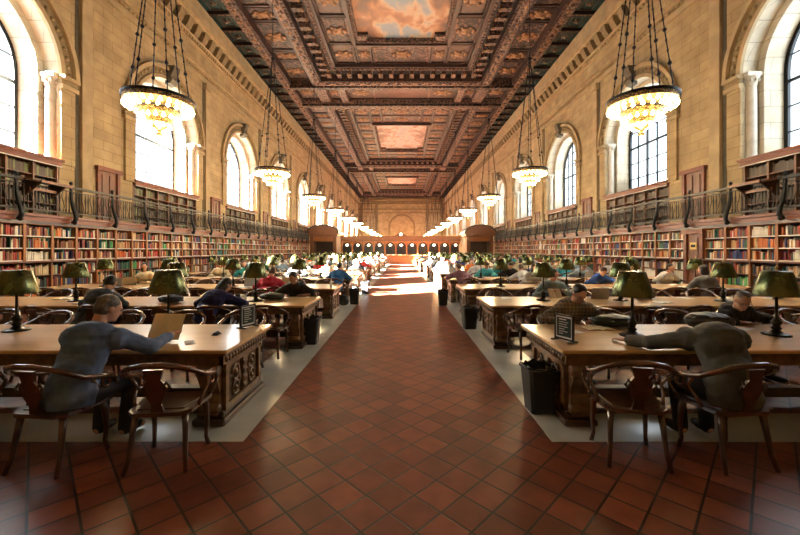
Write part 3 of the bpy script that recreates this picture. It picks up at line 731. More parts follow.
# small central pediment with a clock light
t = thing('pediment_clock', 'small lit round clock on the pediment over the enclosure centre', 'clock', (-.1, YS, 3.4))
b = MB(); b.prism([(-.8,0),(.8,0),(.5,.18),(0,.5),(-.5,.18)], 'y', -.35, .2); b.build('pediment', M['doorwood'], t)
b = MB(); b.ell((0,-.36,.2), (.15,.04,.15), 12); b.build('clock_face', M['glow'], t)
for s in (-1,1):
    t = thing('pavilion', 'dark oak pavilion with curved pediment at the %s end of the enclosure' % ('left' if s < 0 else 'right'), 'pavilion', (s*9.15, 43.0, 0))
    b = MB(); b.box(-1.55,0,0,-1.15,2.6,3.4); b.box(1.15,0,0,1.55,2.6,3.4); b.build('side_pier', M['doorwood'], t)
    b = MB(); b.box(-1.15,.3,0,1.15,.4,1.3); b.box(-1.15,.3,2.7,1.15,.4,3.4); b.build('front_board', M['casewood'], t)
    b = MB(); b.box(-1.15,1.6,0,1.15,1.7,3.4); b.build('back_board', M['darkwood'], t)
    b = MB(); b.box(-1.7,-.2,3.3,1.7,2.8,3.6); b.build('entablature', M['doorwood'], t)
    A = [(1.75*math.cos(a), 3.6+.95*math.sin(a)) for a in [PI*k/16 for k in range(17)]]
    b = MB(); b.prism(A, 'y', -.25, 2.8); b.build('curved_pediment', M['doorwood'], t)
    B_ = [(1.9*math.cos(a), 3.6+1.08*math.sin(a)) for a in [PI*k/16 for k in range(17)]]
    b = MB()
    for k in range(16): b.prism([A[k],A[k+1],B_[k+1],B_[k]], 'y', -.35, 2.85)
    b.build('pediment_moulding', M['darkwood'], t)

# ------------------------------------------------------------------ chandeliers
M['filigree'] = carved('gilt filigree', (.10,.055,.02), (.85,.55,.2), 26, rough=.35, metal=.6)
def chandelier(t, near):
    def rng(nm, R, z0, z1, m, lip=.03):
        b = MB(); b.lathe([(R-.05,z0),(R+lip,z0),(R+lip*.4,z0+.02),(R+lip*.2,z1-.03),(R+lip,z1-.02),(R+lip,z1),(R-.05,z1),(R-.05,z0)], seg=36 if near else 18); return b.build(nm, m, t)
    r0 = rng('rim', .93, .02, .085, M['iron'], .04); rng('filigree_band', .90, -.10, .02, M['filigree'])
    b = MB(); b.lathe([(.9,-.09),(.74,-.14),(.56,-.24),(.52,-.24)], seg=28 if near else 16); dish = b.build('upper_dish', M['filigree'], t)
    r1 = rng('middle_band', .52, -.40, -.24, M['filigree']); rng('middle_rim', .54, -.27, -.22, M['iron'])
    b = MB(); b.lathe([(.52,-.40),(.42,-.48),(.31,-.55)], seg=20); b.build('lower_dish', M['filigree'], t)
    r2 = rng('lower_band', .31, -.66, -.54, M['filigree'])
    b = MB(); b.lathe([(.30,-.66),(.2,-.76),(.06,-.86),(.05,-.93),(.09,-.97),(.05,-1.02),(.01,-1.06)], seg=14); b.build('finial', M['brass'], t)
    rows = ((.88,-.17,26,.052),(.70,-.24,18,.05),(.50,-.49,16,.05),(.29,-.72,10,.045))
    if near:
        for (R, z, n, r), own in zip(rows, (r0, dish, r1, r2)):
            b = MB(); b.lathe([(.02,.05),(.025,.02),(r,-.02),(r,-.05),(.01,-.08)], seg=8); me = b.mesh('bulb', M['bulb'])
            for k in range(n): a = 2*PI*k/n; link('bulb', me, own, (R*math.cos(a), R*math.sin(a), z))
    else:
        b = MB()
        for R, z, n, r in rows:
            for k in range(n): a = 2*PI*k/n; b.ell((R*math.cos(a), R*math.sin(a), z), (r,r,r*1.1), 6)
        o = b.build('bulb_rows', M['bulb'], t); o['kind'] = 'stuff'
    H = ZC-.2-t.location.z
    b = MB()
    H2 = 5.6/.88
    pts = [(.80-.76*k/6, 0, .06+(H2-.06)*k/6) for k in range(7)]; b.tube(pts, .017, 5)
    for k in range(1,20): f = k/20; b.ell((.80-.76*f,0,.06+(H2-.06)*f), (.028,.028,.06), 6)
    for f in (.14,.30): b.ell((.80-.76*f,0,.06+(H2-.06)*f), (.06,.06,.06), 6)
    me = b.mesh('hanging_chain', M['iron'])
    for k in range(6): link('hanging_chain', me, t, (0,0,0), k*PI/3+.3)
    b = MB(); b.lathe([(.02,H2-.12),(.09,H2-.06),(.09,H2+.06),(.02,H2+.12)], seg=10); b.tube([(0,0,H2),(0,0,(H+1.15)/.88)], .022, 5); b.lathe([(.03,(H+.1)/.88),(.14,(H+.2)/.88),(.14,(H+.5)/.88)], seg=10); b.build('suspension_chain', M['iron'], t)
KC = None; KF = None
for i in range(11):
    for s in (-1,1):
        y = 9.8+8.6*i; z = 5.63; side = 'left' if s < 0 else 'right'
        lab = 'tiered gilt chandelier with lit bulbs, %s from the viewer in the %s row' % (ORD[i], side)
        near = i < 2; K = KC if near else KF
        if K is None:
            t = thing('chandelier', lab, 'chandelier', (s*6.4, y, z), 0, 'chandeliers in two rows'); t.scale = (.88,.88,.88); chandelier(t, near); learn(t)
            if near: KC = t
            else: KF = t
        else: t = dup(K, lab, (s*6.4, y, z))
        pl = bpy.data.lights.new('chandelier_light', 'POINT'); po = bpy.data.objects.new('chandelier_light', pl); C.objects.link(po)
        pl.energy = CHAND_W; pl.color = (1,.72,.40); pl.shadow_soft_size = .5; po.location = (s*6.4, y, z-1.35)

# ------------------------------------------------------------------ tables
TY0, TSP, TWD, TX0, TX1, TH = 3.45, 2.78, 1.22, 1.57, 9.0, .76
NROW = 14
def arc(cx, cz, r, a0, a1, n=10): return [(cx+r*math.cos(a0+(a1-a0)*k/n), cz+r*math.sin(a0+(a1-a0)*k/n)) for k in range(n+1)]
def table_parts(t):
    L_ = TX1-TX0
    b = MB(); b.bev(0, 0, TH-.035, L_, TWD, TH, .008, 0); b.build('table_top', M['tablewood'], t)
    b = MB(); b.bev(.02, .02, TH-.062, L_-.02, TWD-.02, TH-.035, .006, 0); b.build('edge_moulding', M['tablecarve'], t)
    b = MB()
    for (a,c,d,e) in ((.06,.06,L_-.06,.10),(.06,TWD-.10,L_-.06,TWD-.06),(.06,.06,.10,TWD-.06),(L_-.10,.06,L_-.06,TWD-.06)): b.box(a,c,TH-.16,d,e,TH-.06)
    for k in range(16):
        y = .12+(TWD-.24)*k/15; b.ell((.055,y,TH-.11), (.02,.028,.035), 6)
    b.build('apron', M['tablecarve'], t)
    for x0 in (.10, L_-.34):
        sx = 1 if x0 < 1 else -1; xo = x0 if sx > 0 else x0+.24
        b = MB(); y0, y1 = .17, TWD-.17
        b.box(x0+.02, y0, .12, x0+.22, y1, TH-.16)
        xf = xo; xg = xo+sx*.025
        for (a,c,d,e) in ((y0,.12,y0+.06,.60),(y1-.06,.12,y1,.60),(y0,.54,y1,.60),(y0,.12,y1,.18),((y0+y1)/2-.05,.18,(y0+y1)/2+.05,.54)): b.box(xf-sx*.015, a, c, xg, d, e)
        ym = (y0+y1)/2
        for q in (-1,1):                                 # carved scrolls and roundels on the end panel
            cy = ym+q*.20
            P = arc(cy, .43, .075, 0, 2*PI*.9, 12); b.tube([(xf-sx*.0,u,v) for u,v in P], .014, 5)
            P = arc(cy, .27, .07, PI, -PI*.8, 12); b.tube([(xf,u,v) for u,v in P], .014, 5)
            b.ell((xf,cy,.43), (.025,.035,.035), 8); b.ell((xf,cy,.27), (.025,.03,.03), 8)
            b.tube([(xf,cy-q*.075,.43),(xf,cy-q*.09,.35),(xf,cy-q*.07,.27)], .014, 5)
            for k in range(4): b.ell((xf-sx*.01, ym+q*.02, .22+.085*k), (.02,.035,.04), 6)
        ped = b.build('end_pedestal', M['tablecarve'], t)
        for q in (0,1):                                  # scroll brackets on the long sides
            b = MB(); ye = y0 if q == 0 else y1; d = -1 if q == 0 else 1
            P = [(ye,TH-.16),(ye+d*.10,TH-.17),(ye+d*.12,.50),(ye+d*.07,.40),(ye+d*.03,.30),(ye+d*.06,.20),(ye+d*.10,.12),(ye,.12)]
            b.prism(P, 'x', x0+.03, x0+.21)
            for z_, r_ in ((.52,.065),(.17,.05)): b.lathe([(.01,-.11),(r_*.6,-.11),(r_,-.09),(r_,.09),(r_*.6,.11),(.01,.11)], 0, 0, 0, 10); 
            n = 60*2
            for vi in range(len(b.v)-n, len(b.v)):
                x,y,z = b.v[vi]; up = (vi-(len(b.v)-n)) < 60
                b.v[vi] = (x0+.12+z, ye+d*(.075 if up else .06)+x, (.54 if up else .17)+y)
            b.build('scroll_bracket', M['tablecarve'], ped)
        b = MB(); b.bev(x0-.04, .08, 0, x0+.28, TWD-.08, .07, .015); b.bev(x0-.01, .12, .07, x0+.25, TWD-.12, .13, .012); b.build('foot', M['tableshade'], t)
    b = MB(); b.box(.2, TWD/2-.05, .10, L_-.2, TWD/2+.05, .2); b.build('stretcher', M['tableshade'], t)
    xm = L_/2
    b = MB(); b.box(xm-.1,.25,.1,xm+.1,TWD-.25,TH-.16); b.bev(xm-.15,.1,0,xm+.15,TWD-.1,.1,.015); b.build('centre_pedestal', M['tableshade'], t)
KT = None
for r in range(NROW):
    for s in (-1,1):
        side = 'left' if s < 0 else 'right'; y = TY0+TSP*r
        lab = 'long carved oak reading table %s of the aisle, %s row from the viewer' % (side, ORD[r])
        if KT is None: KT = t = thing('reading_table', lab, 'table', (0,0,0), 0, 'long oak reading tables'); table_parts(t); learn(t)
        else: t = dup(KT, lab)
        if s > 0: t.location = (TX0-.03, y, 0); t.rotation_euler = (0,0,0)
        else: t.location = (-TX0-.03, y+TWD, 0); t.rotation_euler = (0,0,PI)

# ------------------------------------------------------------------ chairs (face +y, origin on the floor under the seat)
def chair_rail():
    pts = [(.275,.20,.60),(.285,.12,.655),(.295,0,.68),(.29,-.10,.71),(.255,-.19,.765),(.17,-.255,.815),(.06,-.28,.835),(-.06,-.28,.835),(-.17,-.255,.815),(-.255,-.19,.765),(-.29,-.10,.71),(-.295,0,.68),(-.285,.12,.655),(-.275,.20,.60)]
    b = MB(); b.tube(pts, [.018,.021,.022,.021,.020,.021,.023,.023,.021,.020,.021,.022,.021,.018], 8, flat=1.25)
    return b
def spiral(x, cy, cz, r, turns=1.2, n=14, a0=0, d=1): return [(x, cy+r*(1-.75*k/n)*math.cos(a0+d*2*PI*turns*k/n), cz+r*(1-.75*k/n)*math.sin(a0+d*2*PI*turns*k/n)) for k in range(n+1)]
def leg_bm(x, y):
    b = MB()
    if y > 0: b.tube([(x*.94,y*.9,.43),(x,y,.34),(x*1.02,y*1.08,.2),(x*1.0,y,.08),(x*1.06,y*1.1,0)], [.028,.026,.020,.016,.02], 8)
    else: b.tube([(x*.94,y*.9,.43),(x,y*1.02,.3),(x*1.06,y*1.18,.12),(x*1.16,y*1.4,0)], [.026,.022,.019,.018], 8)
    return b
def chair_parts(t):
    b = MB(); b.prism([(-.24,.225),(.24,.225),(.265,.15),(.23,-.16),(.17,-.215),(-.17,-.215),(-.23,-.16),(-.265,.15)][::-1], 'z', .425, .455); b.prism([(-.19,.18),(.19,.18),(.21,.1),(.17,-.15),(-.17,-.15),(-.21,.1)][::-1], 'z', .455, .463); b.build('seat', M['chairwood'], t)
    chair_rail().build('back_rail', M['chairrail'], t)
    b = MB(); P = [(-.05,.445),(.05,.445),(.035,.52),(.075,.60),(.085,.66),(.05,.72),(.07,.80),(-.07,.80),(-.05,.72),(-.085,.66),(-.075,.60),(-.035,.52)]
    b.add([(u,-.195-(v-.445)*.20-.01,v) for u,v in P]+[(u,-.195-(v-.445)*.20+.012,v) for u,v in P], [tuple(range(12)), tuple(range(23,11,-1))]+[(i,(i+1)%12,12+(i+1)%12,12+i) for i in range(12)])
    for q in (-1,1): b.tube([(q*.045,-.24,.64),(q*.09,-.245,.70),(q*.11,-.25,.66),(q*.085,-.245,.63)], .011, 5)
    b.build('back_splat', M['chairwood'], t)
    for q in (-1,1):
        b = MB(); b.tube([(q*.245,.14,.44),(q*.262,.20,.49),(q*.27,.235,.55),(q*.275,.20,.60)], .017, 6)
        b.tube(spiral(q*.275,.125,.60,.075,1.15,14,0,1), .014, 6); b.tube([(q*.24,-.06,.44),(q*.262,-.02,.52),(q*.275,.04,.58),(q*.29,-.02,.665)], .015, 6)
        b.build('arm_scroll', M['chairrail'], t)
    for x, y in ((-.21,.17),(.21,.17),(-.19,-.17),(.19,-.17)): leg_bm(x,y).build('leg', M['chairwood'], t)
def chair_single():
    b = MB(); t = MB()
    b.box(-.23,-.2,.425,.23,.22,.455); c = chair_rail(); b.add(c.v, c.f, 0, True); b.box(-.06,-.25,.445,.06,-.225,.80)
    for q in (-1,1): b.tube([(q*.245,.14,.44),(q*.27,.22,.55),(q*.275,.2,.6)], .017, 4); b.tube([(q*.24,-.06,.44),(q*.29,0,.67)], .015, 4)
    for x, y in ((-.21,.17),(.21,.17),(-.19,-.17),(.19,-.17)): b.tube([(x,y,.43),(x*1.1,y*1.2,0)], [.026,.018], 4)
    return b
CX = [2.12+.86*k for k in range(8)]
KCH = None; cs_me = chair_single().mesh('armchair', M['chairwood']); n_ch = 0; far = MB(); rest = chair_single()
seats = {}          # (side,row,nearfar,index) -> (x,y,rot)
SPECIAL = {(-1,0,0,0):(-1.86,3.03,.12),(-1,0,0,1):(-2.72,3.00,-.1),(1,0,0,0):(1.92,3.08,-.18),(1,0,0,1):(2.68,3.04,.10),(1,0,1,0):(2.25,5.10,None),(1,1,0,0):(2.05,5.98,.2)}
for r in range(NROW):
    for s in (-1,1):
        for nf in (0,1):
            for k in range(8):
                jx, jy, jr = random.uniform(-.1,.1), random.uniform(-.12,.06), random.uniform(-.3,.3)
                y = TY0+TSP*r + (-.30+jy if nf == 0 else TWD+.30-jy); x = s*CX[k]+jx; rot = jr*.6 + (0 if nf == 0 else PI)
                key = (s,r,nf,k)
                if key in SPECIAL:
                    q = SPECIAL[key]; x, y = q[0], q[1]; rot = q[2] if q[2] is not None else PI
                seats[key] = (x,y,rot)
                if abs(x) > y*1.12+.5: continue
                side = 'left' if s < 0 else 'right'
                lab = 'walnut armchair, %s from aisle on the %s side of the %s %s table' % (ORD[k], 'near' if nf == 0 else 'far', ORD[r], side)
                if r < 4:
                    if KCH is None: KCH = t = thing('armchair', lab, 'chair', (x,y,0), rot, 'walnut armchairs at the reading tables'); chair_parts(t); learn(t)
                    else: dup(KCH, lab, (x,y,0), rot)
                    n_ch += 1
                elif n_ch < 300:
                    tag(link('armchair', cs_me, None, (x,y,0), rot), lab, 'chair', 'walnut armchairs at the reading tables'); n_ch += 1
                else:
                    c_, s_ = math.cos(rot), math.sin(rot); far.add([(x+a*c_-b_*s_, y+a*s_+b_*c_, z) for a,b_,z in rest.v], rest.f, 0)
if far.v: tag(far.build('distant_armchairs', M['chairwood']), 'mass of tiny walnut armchairs at the most distant tables', 'chairs', None, 'stuff')

# ------------------------------------------------------------------ table lamps
def lamp_parts(t, near=True):
    b = MB(); b.lathe([(0,0),(.125,0),(.13,.012),(.11,.022),(.06,.03),(.045,.05),(.03,.06)], seg=18 if near else 10); b.build('base', M['bronze'], t)
    b = MB(); b.lathe([(.028,.055),(.05,.075),(.03,.10),(.045,.13),(.055,.15),(.03,.175),(.016,.20),(.013,.44),(.022,.45),(.02,.47),(.012,.5),(.012,.70)], seg=10); b.build('stem', M['bronze'], t)
    b = MB(); b.lathe([(.205,.445),(.208,.437),(.21,.445),(.130,.70),(.124,.706),(.05,.708),(.0,.709)], seg=24 if near else 14)
    b.lathe([(.203,.447),(.124,.698)], seg=24 if near else 14); sh = b.build('shade', M['green'], t)
    b = MB(); b.lathe([(.0,.77),(.012,.76),(.018,.745),(.01,.73),(.012,.72)], seg=8); b.build('finial', M['brass'], sh)
    if near: b = MB(); b.ell((0,0,.55),(.03,.03,.045),8); b.build('bulb', M['white'], sh)
KL = None; LX = [2.65,4.33,6.0,7.7]
for r in range(NROW):
    for s in (-1,1):
        for k in range(4):
            x, y = s*LX[k]+random.uniform(-.06,.06), TY0+TSP*r+TWD/2+random.uniform(-.05,.05)
            if r == 0: x, y = {(-1,0):(-2.70,4.33),(-1,1):(-4.45,4.30),(1,0):(2.56,4.04),(1,1):(4.18,4.08)}.get((s,k),(x,y))
            if r == 1 and k == 1: x = s*4.12
            if abs(x) > y*1.12+.5: continue
            side = 'left' if s < 0 else 'right'
            lab = 'bronze table lamp with green conical shade, %s from aisle on the %s %s table' % (ORD[k], ORD[r], side)
            if KL is None: KL = t = thing('table_lamp', lab, 'lamp', (x,y,TH), 0, 'green shaded reading lamps'); lamp_parts(t); learn(t)
            else: dup(KL, lab, (x,y,TH), random.uniform(-1,1))
# ------------------------------------------------------------------ people
def evaluate(b, name, voxel, smooth=4, mats=None, disp=None):
    me = b.mesh(name+'_raw', mats[0] if mats else M['skin']); o = bpy.data.objects.new('tmp', me); C.objects.link(o)
    m = o.modifiers.new('r','REMESH'); m.mode = 'VOXEL'; m.voxel_size = voxel; m.use_smooth_shade = True
    m = o.modifiers.new('s','SMOOTH'); m.factor = .5; m.iterations = smooth
    if disp:
        tx = bpy.data.textures.new('clouds', 'CLOUDS'); tx.noise_scale = disp[1]; m = o.modifiers.new('d','DISPLACE'); m.texture = tx; m.strength = disp[0]; m.mid_level = .5
    dg = bpy.context.evaluated_depsgraph_get(); ev = o.evaluated_get(dg); out = bpy.data.meshes.new_from_object(ev); out.name = name
    bpy.data.objects.remove(o); out.materials.clear()
    for q in (mats or [M['skin']]): out.materials.append(q)
    out.polygons.foreach_set('use_smooth', [True]*len(out.polygons)); return out
def loft(b, secs, seg=14):
    """secs: (centre, half width along x, half depth, spine tilt angle about x)"""
    vs = []
    for c, w, d, a in secs:
        for i in range(seg):
            t = 2*PI*i/seg; u, v = w*math.cos(t), d*math.sin(t); vs.append((c[0]+u, c[1]+v*math.cos(a), c[2]+v*math.sin(a)))
    for k in range(len(secs)-1):
        fs = [(i,(i+1)%seg,seg+(i+1)%seg,seg+i) for i in range(seg)] + [tuple(range(seg-1,-1,-1)), tuple(range(seg, 2*seg))]
        b.add(vs[k*seg:(k+2)*seg], fs, 0, True)
        b.ell(secs[k+1][0], (secs[k+1][1]*.97, secs[k+1][2]*.97, secs[k+1][2]*.8), 12)
def V(*a): return Vector(a)
def pose(L=.22, side=0.0, headp=.6, turn=0.0, hands=((-.15,.40),(.15,.40)), hip=0.0, headl=0, wide=1.0, heado=None, elb=None, feet=.35, handz=None):
    """joints of a seated figure facing +y. L forward lean of the shoulders, side sideways lean"""
    P = {}
    P['pelvis'] = V(0,-.06+hip,.53); P['waist'] = V(side*.25,-.04+hip+L*.25,.72); P['chest'] = V(side*.65, L*.65+hip,.92-abs(L)*.12); P['neck0'] = V(side, L+hip, 1.05-L*.28-abs(side)*.15)
    P['head'] = P['neck0'] + V(side*.28+headl, .05+.10*headp, .20-.05*headp); P['head'] = P['neck0'] + V(*heado) if heado else P['head']; P['tilt'] = headp; P['turn'] = turn
    for q, n in ((-1,'l'),(1,'r')):
        P['sh'+n] = P['neck0'] + V(q*.175*wide, 0, -.055); hx, hy = hands[0 if q < 0 else 1]
        hz = .80 if handz is None else handz[0 if q < 0 else 1]
        W_ = V(hx, hy, hz); S = P['sh'+n]; mid = (S+W_)/2; d = (W_-S).length; h = math.sqrt(max(0, .29**2-(d/2)**2)); out = V(q*.8, -.25, -.55).normalized()
        P['el'+n] = mid+out*h if elb is None else elb[0 if q < 0 else 1]; 
        if P['el'+n].z < .79 and P['el'+n].y > .22: P['el'+n].z = .80
        P['wr'+n] = W_
        P['hip'+n] = V(q*.10,-.02+hip,.52); P['kn'+n] = V(q*.13,.40+hip,.50); P['an'+n] = V(q*.12,feet+hip,.10); P['toe'+n] = V(q*.14,feet+.17+hip,.045)
    return P
def head_mesh(b, P, hair=False):
    a = -P['tilt']*.75; R = Matrix.Rotation(P['turn'],3,'Z') @ Matrix.Rotation(a,3,'X'); c = P['head']
    def e(o, r, s=12): b.ell(c+R@V(*o), r, s, 0, R)
    if not hair:
        e((0,-.005,.02),(.076,.095,.095),16); e((0,.025,-.035),(.058,.066,.075),14); e((0,.075,-.075),(.028,.022,.022),8)
        e((0,.098,-.008),(.014,.018,.026),8); e((0,.108,-.02),(.013,.014,.011),8); e((0,.088,-.047),(.024,.012,.009),8)
        e((0,.082,.032),(.052,.016,.014),8)
        for q in (-1,1): e((q*.078,-.005,-.005),(.012,.02,.03),8)
        b.tube([P['neck0']+V(0,-.02,-.04), c+R@V(0,-.03,-.05)], [.062,.052], 10)
    return R, c
def limb(b, pts, rr, seg=10): b.tube(pts, rr, seg); [b.ell(p, r, 10) for p, r in zip(pts, rr)]
def hand(b, w, d, fine):
    """palm with four curled fingers and a thumb resting on the table"""
    d = d.normalized(); sd = V(-d.y, d.x, 0).normalized() if abs(d.z) < .95 else V(1,0,0); dn = V(0,0,-1)
    q = 1 if w.x < 0 else -1
    b.ell(w+d*.045, (.038,.045,.018), 10, 0, Matrix((sd, d, sd.cross(d))).transposed())
    if not fine: b.ell(w+d*.105+dn*.01, (.032,.04,.014), 8, 0, Matrix((sd, d, sd.cross(d))).transposed()); return
    for k, ln in enumerate((.062,.075,.07,.052)):
        o = w+d*.08+sd*(.028-.0185*k); b.tube([o, o+d*ln*.45+dn*-.006, o+d*ln*.8+dn*.008, o+d*ln+dn*.022], [.0095,.009,.0085,.007], 6)
    o = w+d*.02-sd*q*-.03; b.tube([o, o+sd*q*.03+d*.025, o+sd*q*.035+d*.055], [.012,.010,.008], 6)
def figure(name, P, shirt, trousers, hair, hm, voxel=.016, fine=False, skin='skin', longh=False, hat=False, sleeve=1.0, bald=False, hood=False):
    """returns [(part name, mesh, material)]"""
    out = []; b = MB()
    head_mesh(b, P)
    def torso(b, g):
        loft(b, [(P['pelvis']+V(0,0,-.07),.16+g,.11+g,0),(P['pelvis'],.175+g,.125+g,.0),(P['waist'],.16+g,.115+g,.15),(P['chest'],.18+g,.13+g,.35),((P['chest']+P['neck0'])/2+V(0,-.01,.02),.19+g,.12+g,.5),(P['neck0']+V(0,-.02,-.045),.17+g,.09+g,.6),(P['neck0']+V(0,-.015,.0),.10+g,.065+g,.6),(P['neck0']+V(0,0,.04),.05+g*.6,.05+g*.6,.6)])
        for n in 'lr': b.ell(P['sh'+n]+V(0,0,-.01), (.072+g,.070+g,.070+g), 10)
    torso(b, 0)
    for n in 'lr':
        limb(b, [P['sh'+n],P['el'+n],P['wr'+n]], [.048,.038,.026]); hand(b, P['wr'+n], V(*(P['wr'+n]-P['el'+n])), fine)
        limb(b, [P['hip'+n],P['kn'+n],P['an'+n]], [.085,.056,.036]); limb(b, [P['an'+n]+V(0,-.02,-.03),P['toe'+n]], [.04,.032])
    out.append(('body', evaluate(b, 'body', voxel, 2, [M[skin]]), None))
    b = MB(); torso(b, .032)
    for n in 'lr':
        w = P['el'+n].lerp(P['wr'+n], .82*sleeve) if sleeve > .3 else None
        if w: limb(b, [P['sh'+n],P['el'+n],w], [.082,.068,.052])
        else: limb(b, [P['sh'+n],P['sh'+n].lerp(P['el'+n],.75)], [.084,.078])
    b.tube([P['neck0']+V(0,-.01,-.05),P['neck0']+V(0,.005,.045)], [.10,.076], 12)
    if hood: b.ell(P['neck0']+V(0,-.09,.0), (.10,.06,.07), 10)
    out.append(('shirt', evaluate(b, 'shirt', voxel, 2, [shirt], (.022,.09)), None))
    b = MB()
    for n in 'lr': limb(b, [P['hip'+n],P['kn'+n],P['an'+n]+V(0,0,-.02)], [.102,.075,.060])
    b.ell(P['pelvis']+V(0,0,-.01), (.18,.14,.10), 12)
    out.append(('trousers', evaluate(b, 'trousers', max(voxel,.018), 2, [trousers]), None))
    for n in 'lr':
        b = MB(); b.ell((P['an'+n]+P['toe'+n])/2+V(0,-.01,-.015), (.05,.135,.042), 10); b.ell(P['an'+n]+V(0,0,-.03), (.045,.055,.05), 8)
        out.append(('shoe', evaluate(b, 'shoe', .02, 1, [M['blackplastic']]), None))
    R, c = head_mesh(MB(), P, True); b = MB()
    def e(o, r, s=12): b.ell(c+R@V(*o), r, s, 0, R)
    if bald: e((0,-.045,.0),(.079,.068,.06)); e((0,-.012,.055),(.070,.086,.062))
    else:
        e((0,-.022,.045),(.086,.096,.083)); e((0,-.045,-.005),(.083,.07,.075))
        if longh: e((0,-.06,-.08),(.085,.06,.12)); e((.06,-.02,-.05),(.03,.05,.10)); e((-.06,-.02,-.05),(.03,.05,.10))
    out.append(('hair', evaluate(b, 'hair', .012 if voxel < .015 else .018, 1, [M[hm]], (.012,.03)), None))
    if voxel < .015:
        for q in (-1,1):
            b = MB(); b.ell(c+R@V(q*.030,.083,.010), (.012,.008,.006), 8)
            out.append(('eye', b.mesh('eye', M['eyewhite']), None))
    return out, R, c
def cloth(name, col, **k):
    if name not in M: M[name] = mat(name, col, .8, var=k.get('var',.35), vscale=9, bump=.4, bscale=25)
    return M[name]
def plaid():
    m = bpy.data.materials.new('plaid cloth'); m.use_nodes = True; nt = m.node_tree; b = nt.nodes['Principled BSDF']; L = nt.links.new
    tc = N(nt,'ShaderNodeTexCoord'); last = None
    for ax, rot in (('X',0),('Z',0)):
        w = N(nt,'ShaderNodeTexWave', bands_direction=ax); w.inputs['Scale'].default_value = 7; L(tc.outputs['Object'], w.inputs[0])
        r = N(nt,'ShaderNodeValToRGB'); r.color_ramp.interpolation = 'CONSTANT'; e = r.color_ramp.elements
        e[0].color = (.09,.10,.075,1); e[1].position = .55; e[1].color = (.25,.22,.15,1); k = e.new(.82); k.color = (.50,.46,.36,1); k = e.new(.93); k.color = (.20,.035,.02,1)
        L(w.outputs['Fac'], r.inputs[0])
        if last is None: last = r
        else:
            x = N(nt,'ShaderNodeMix', data_type='RGBA'); x.inputs[0].default_value = .5; L(last.outputs[0], x.inputs[6]); L(r.outputs[0], x.inputs[7]); L(x.outputs[2], b.inputs['Base Color'])
    b.inputs['Roughness'].default_value = .85; return m
M['plaid'] = plaid()
jean = cloth('dark trousers', (.02,.024,.035)); khaki = cloth('khaki trousers', (.12,.09,.05)); blackc = cloth('black cloth', (.012,.012,.014))
def place(label, fig, loc, rz, group=None):
    t = thing('person', label, 'person', loc, rz, group)
    for nm, me, _ in fig[0]:
        link(nm, me, t)
    return t
def glasses(t, R, c):
    b = MB()
    for q in (-1,1): b.tube([c+R@V(q*.032+.024*math.cos(a), .100, .008+.018*math.sin(a)) for a in [2*PI*k/10 for k in range(11)]], .0025, 4); b.tube([c+R@V(q*.056,.098,.012), c+R@V(q*.08,.0,.012)], .0025, 4)
    b.build('glasses', M['blackplastic'], t)
# --- man in blue-grey shirt at the first left table, seen from behind
f = figure('a', pose(.17, .0, .55, -.55, ((-.02,.60),(.32,.70)), handz=(.80,.86), headl=.03, wide=1.12, elb=(V(-.30,.30,.80),V(.36,.36,.82))), cloth('blue grey shirt', (.12,.19,.34)), jean, None, 'hair_grey', .011, True, sleeve=.9)
place('grey-haired person in blue-grey shirt holding an open book at the first left table', f, (-2.62,3.02,0), -.05)
# --- grey hoodie at the second left table
f = figure('b', pose(.24, .05, .7, .3), cloth('charcoal hoodie', (.05,.065,.085)), jean, None, 'hair_black', .013, hood=True)
place('person in charcoal hooded top bent over the near side of the second left table', f, (-5.0,5.92,0), -.1)
f = figure('c', pose(.30, .08, .95, -.5, ((-.10,.45),(.34,.58)), handz=(.80,.84)), cloth('navy shirt', (.012,.016,.10)), jean, None, 'hair_black', .013, longh=True, sleeve=.4)
place('dark-haired person in navy top looking at a phone at the second left table', f, (-3.12,5.85,0), -.15)
f = figure('d', pose(.26, .0, .75, 0, ((-.22,.38),(.18,.42))), cloth('black t-shirt', (.014,.013,.014)), jean, None, 'hair_black', .011, True, sleeve=.2, skin='skin_tan')
place('person in black T-shirt and dark cap facing us, far side of second left table', f, (-2.14,7.76,0), PI)
f = figure('e', pose(.22, .0, .8, .2), cloth('crimson shirt', (.55,.02,.05)), jean, None, 'hair_brown', .014)
place('person in bright crimson top at the near side of the third left table', f, (-3.15,8.72,0), 0)
f = figure('g', pose(.18, .03, .35, -.2, wide=1.1), cloth('bright blue shirt', (.02,.16,.42)), jean, None, 'hair_black', .014)
place('person in bright blue shirt seen from behind at the fourth left table', f, (-2.0,11.45,0), -.1)
# --- right side
f = figure('h', pose(.22, -.02, .85, .1, ((-.2,.36),(.2,.38))), M['plaid'], jean, None, 'hair_black', .011, True)
place('young dark-haired person in plaid shirt reading behind the first right table', f, (2.27,5.05,0), PI)
f = figure('i', pose(.14, .0, .5, .15, ((-.16,.34),(.14,.36)), handz=(.88,.86)), cloth('pale blue shirt', (.24,.36,.42)), khaki, None, 'hair_black', .012)
place('person in pale blue shirt holding a tan sheet behind the second right table', f, (3.15,7.78,0), PI)
f = figure('j', pose(.20, -.10, .5, .6, ((-.45,.52),(.12,.42))), cloth('dusty purple shirt', (.28,.13,.17)), khaki, None, 'hair_brown', .014, sleeve=.3)
place('person in dusty purple top reaching over the end of the fourth right table', f, (1.98,11.42,0), .1)
f = figure('k', pose(.30, .36, .75, -.55, ((-.10,.42),(.46,.40)), wide=1.12), cloth('black coat', (.010,.010,.012)), blackc, None, 'hair_grey', .011, True, bald=True)
t = place('balding person with glasses and black coat leaning sideways behind the first right table', f, (4.60,5.10,0), PI+.25)
glasses(t, f[1], f[2])
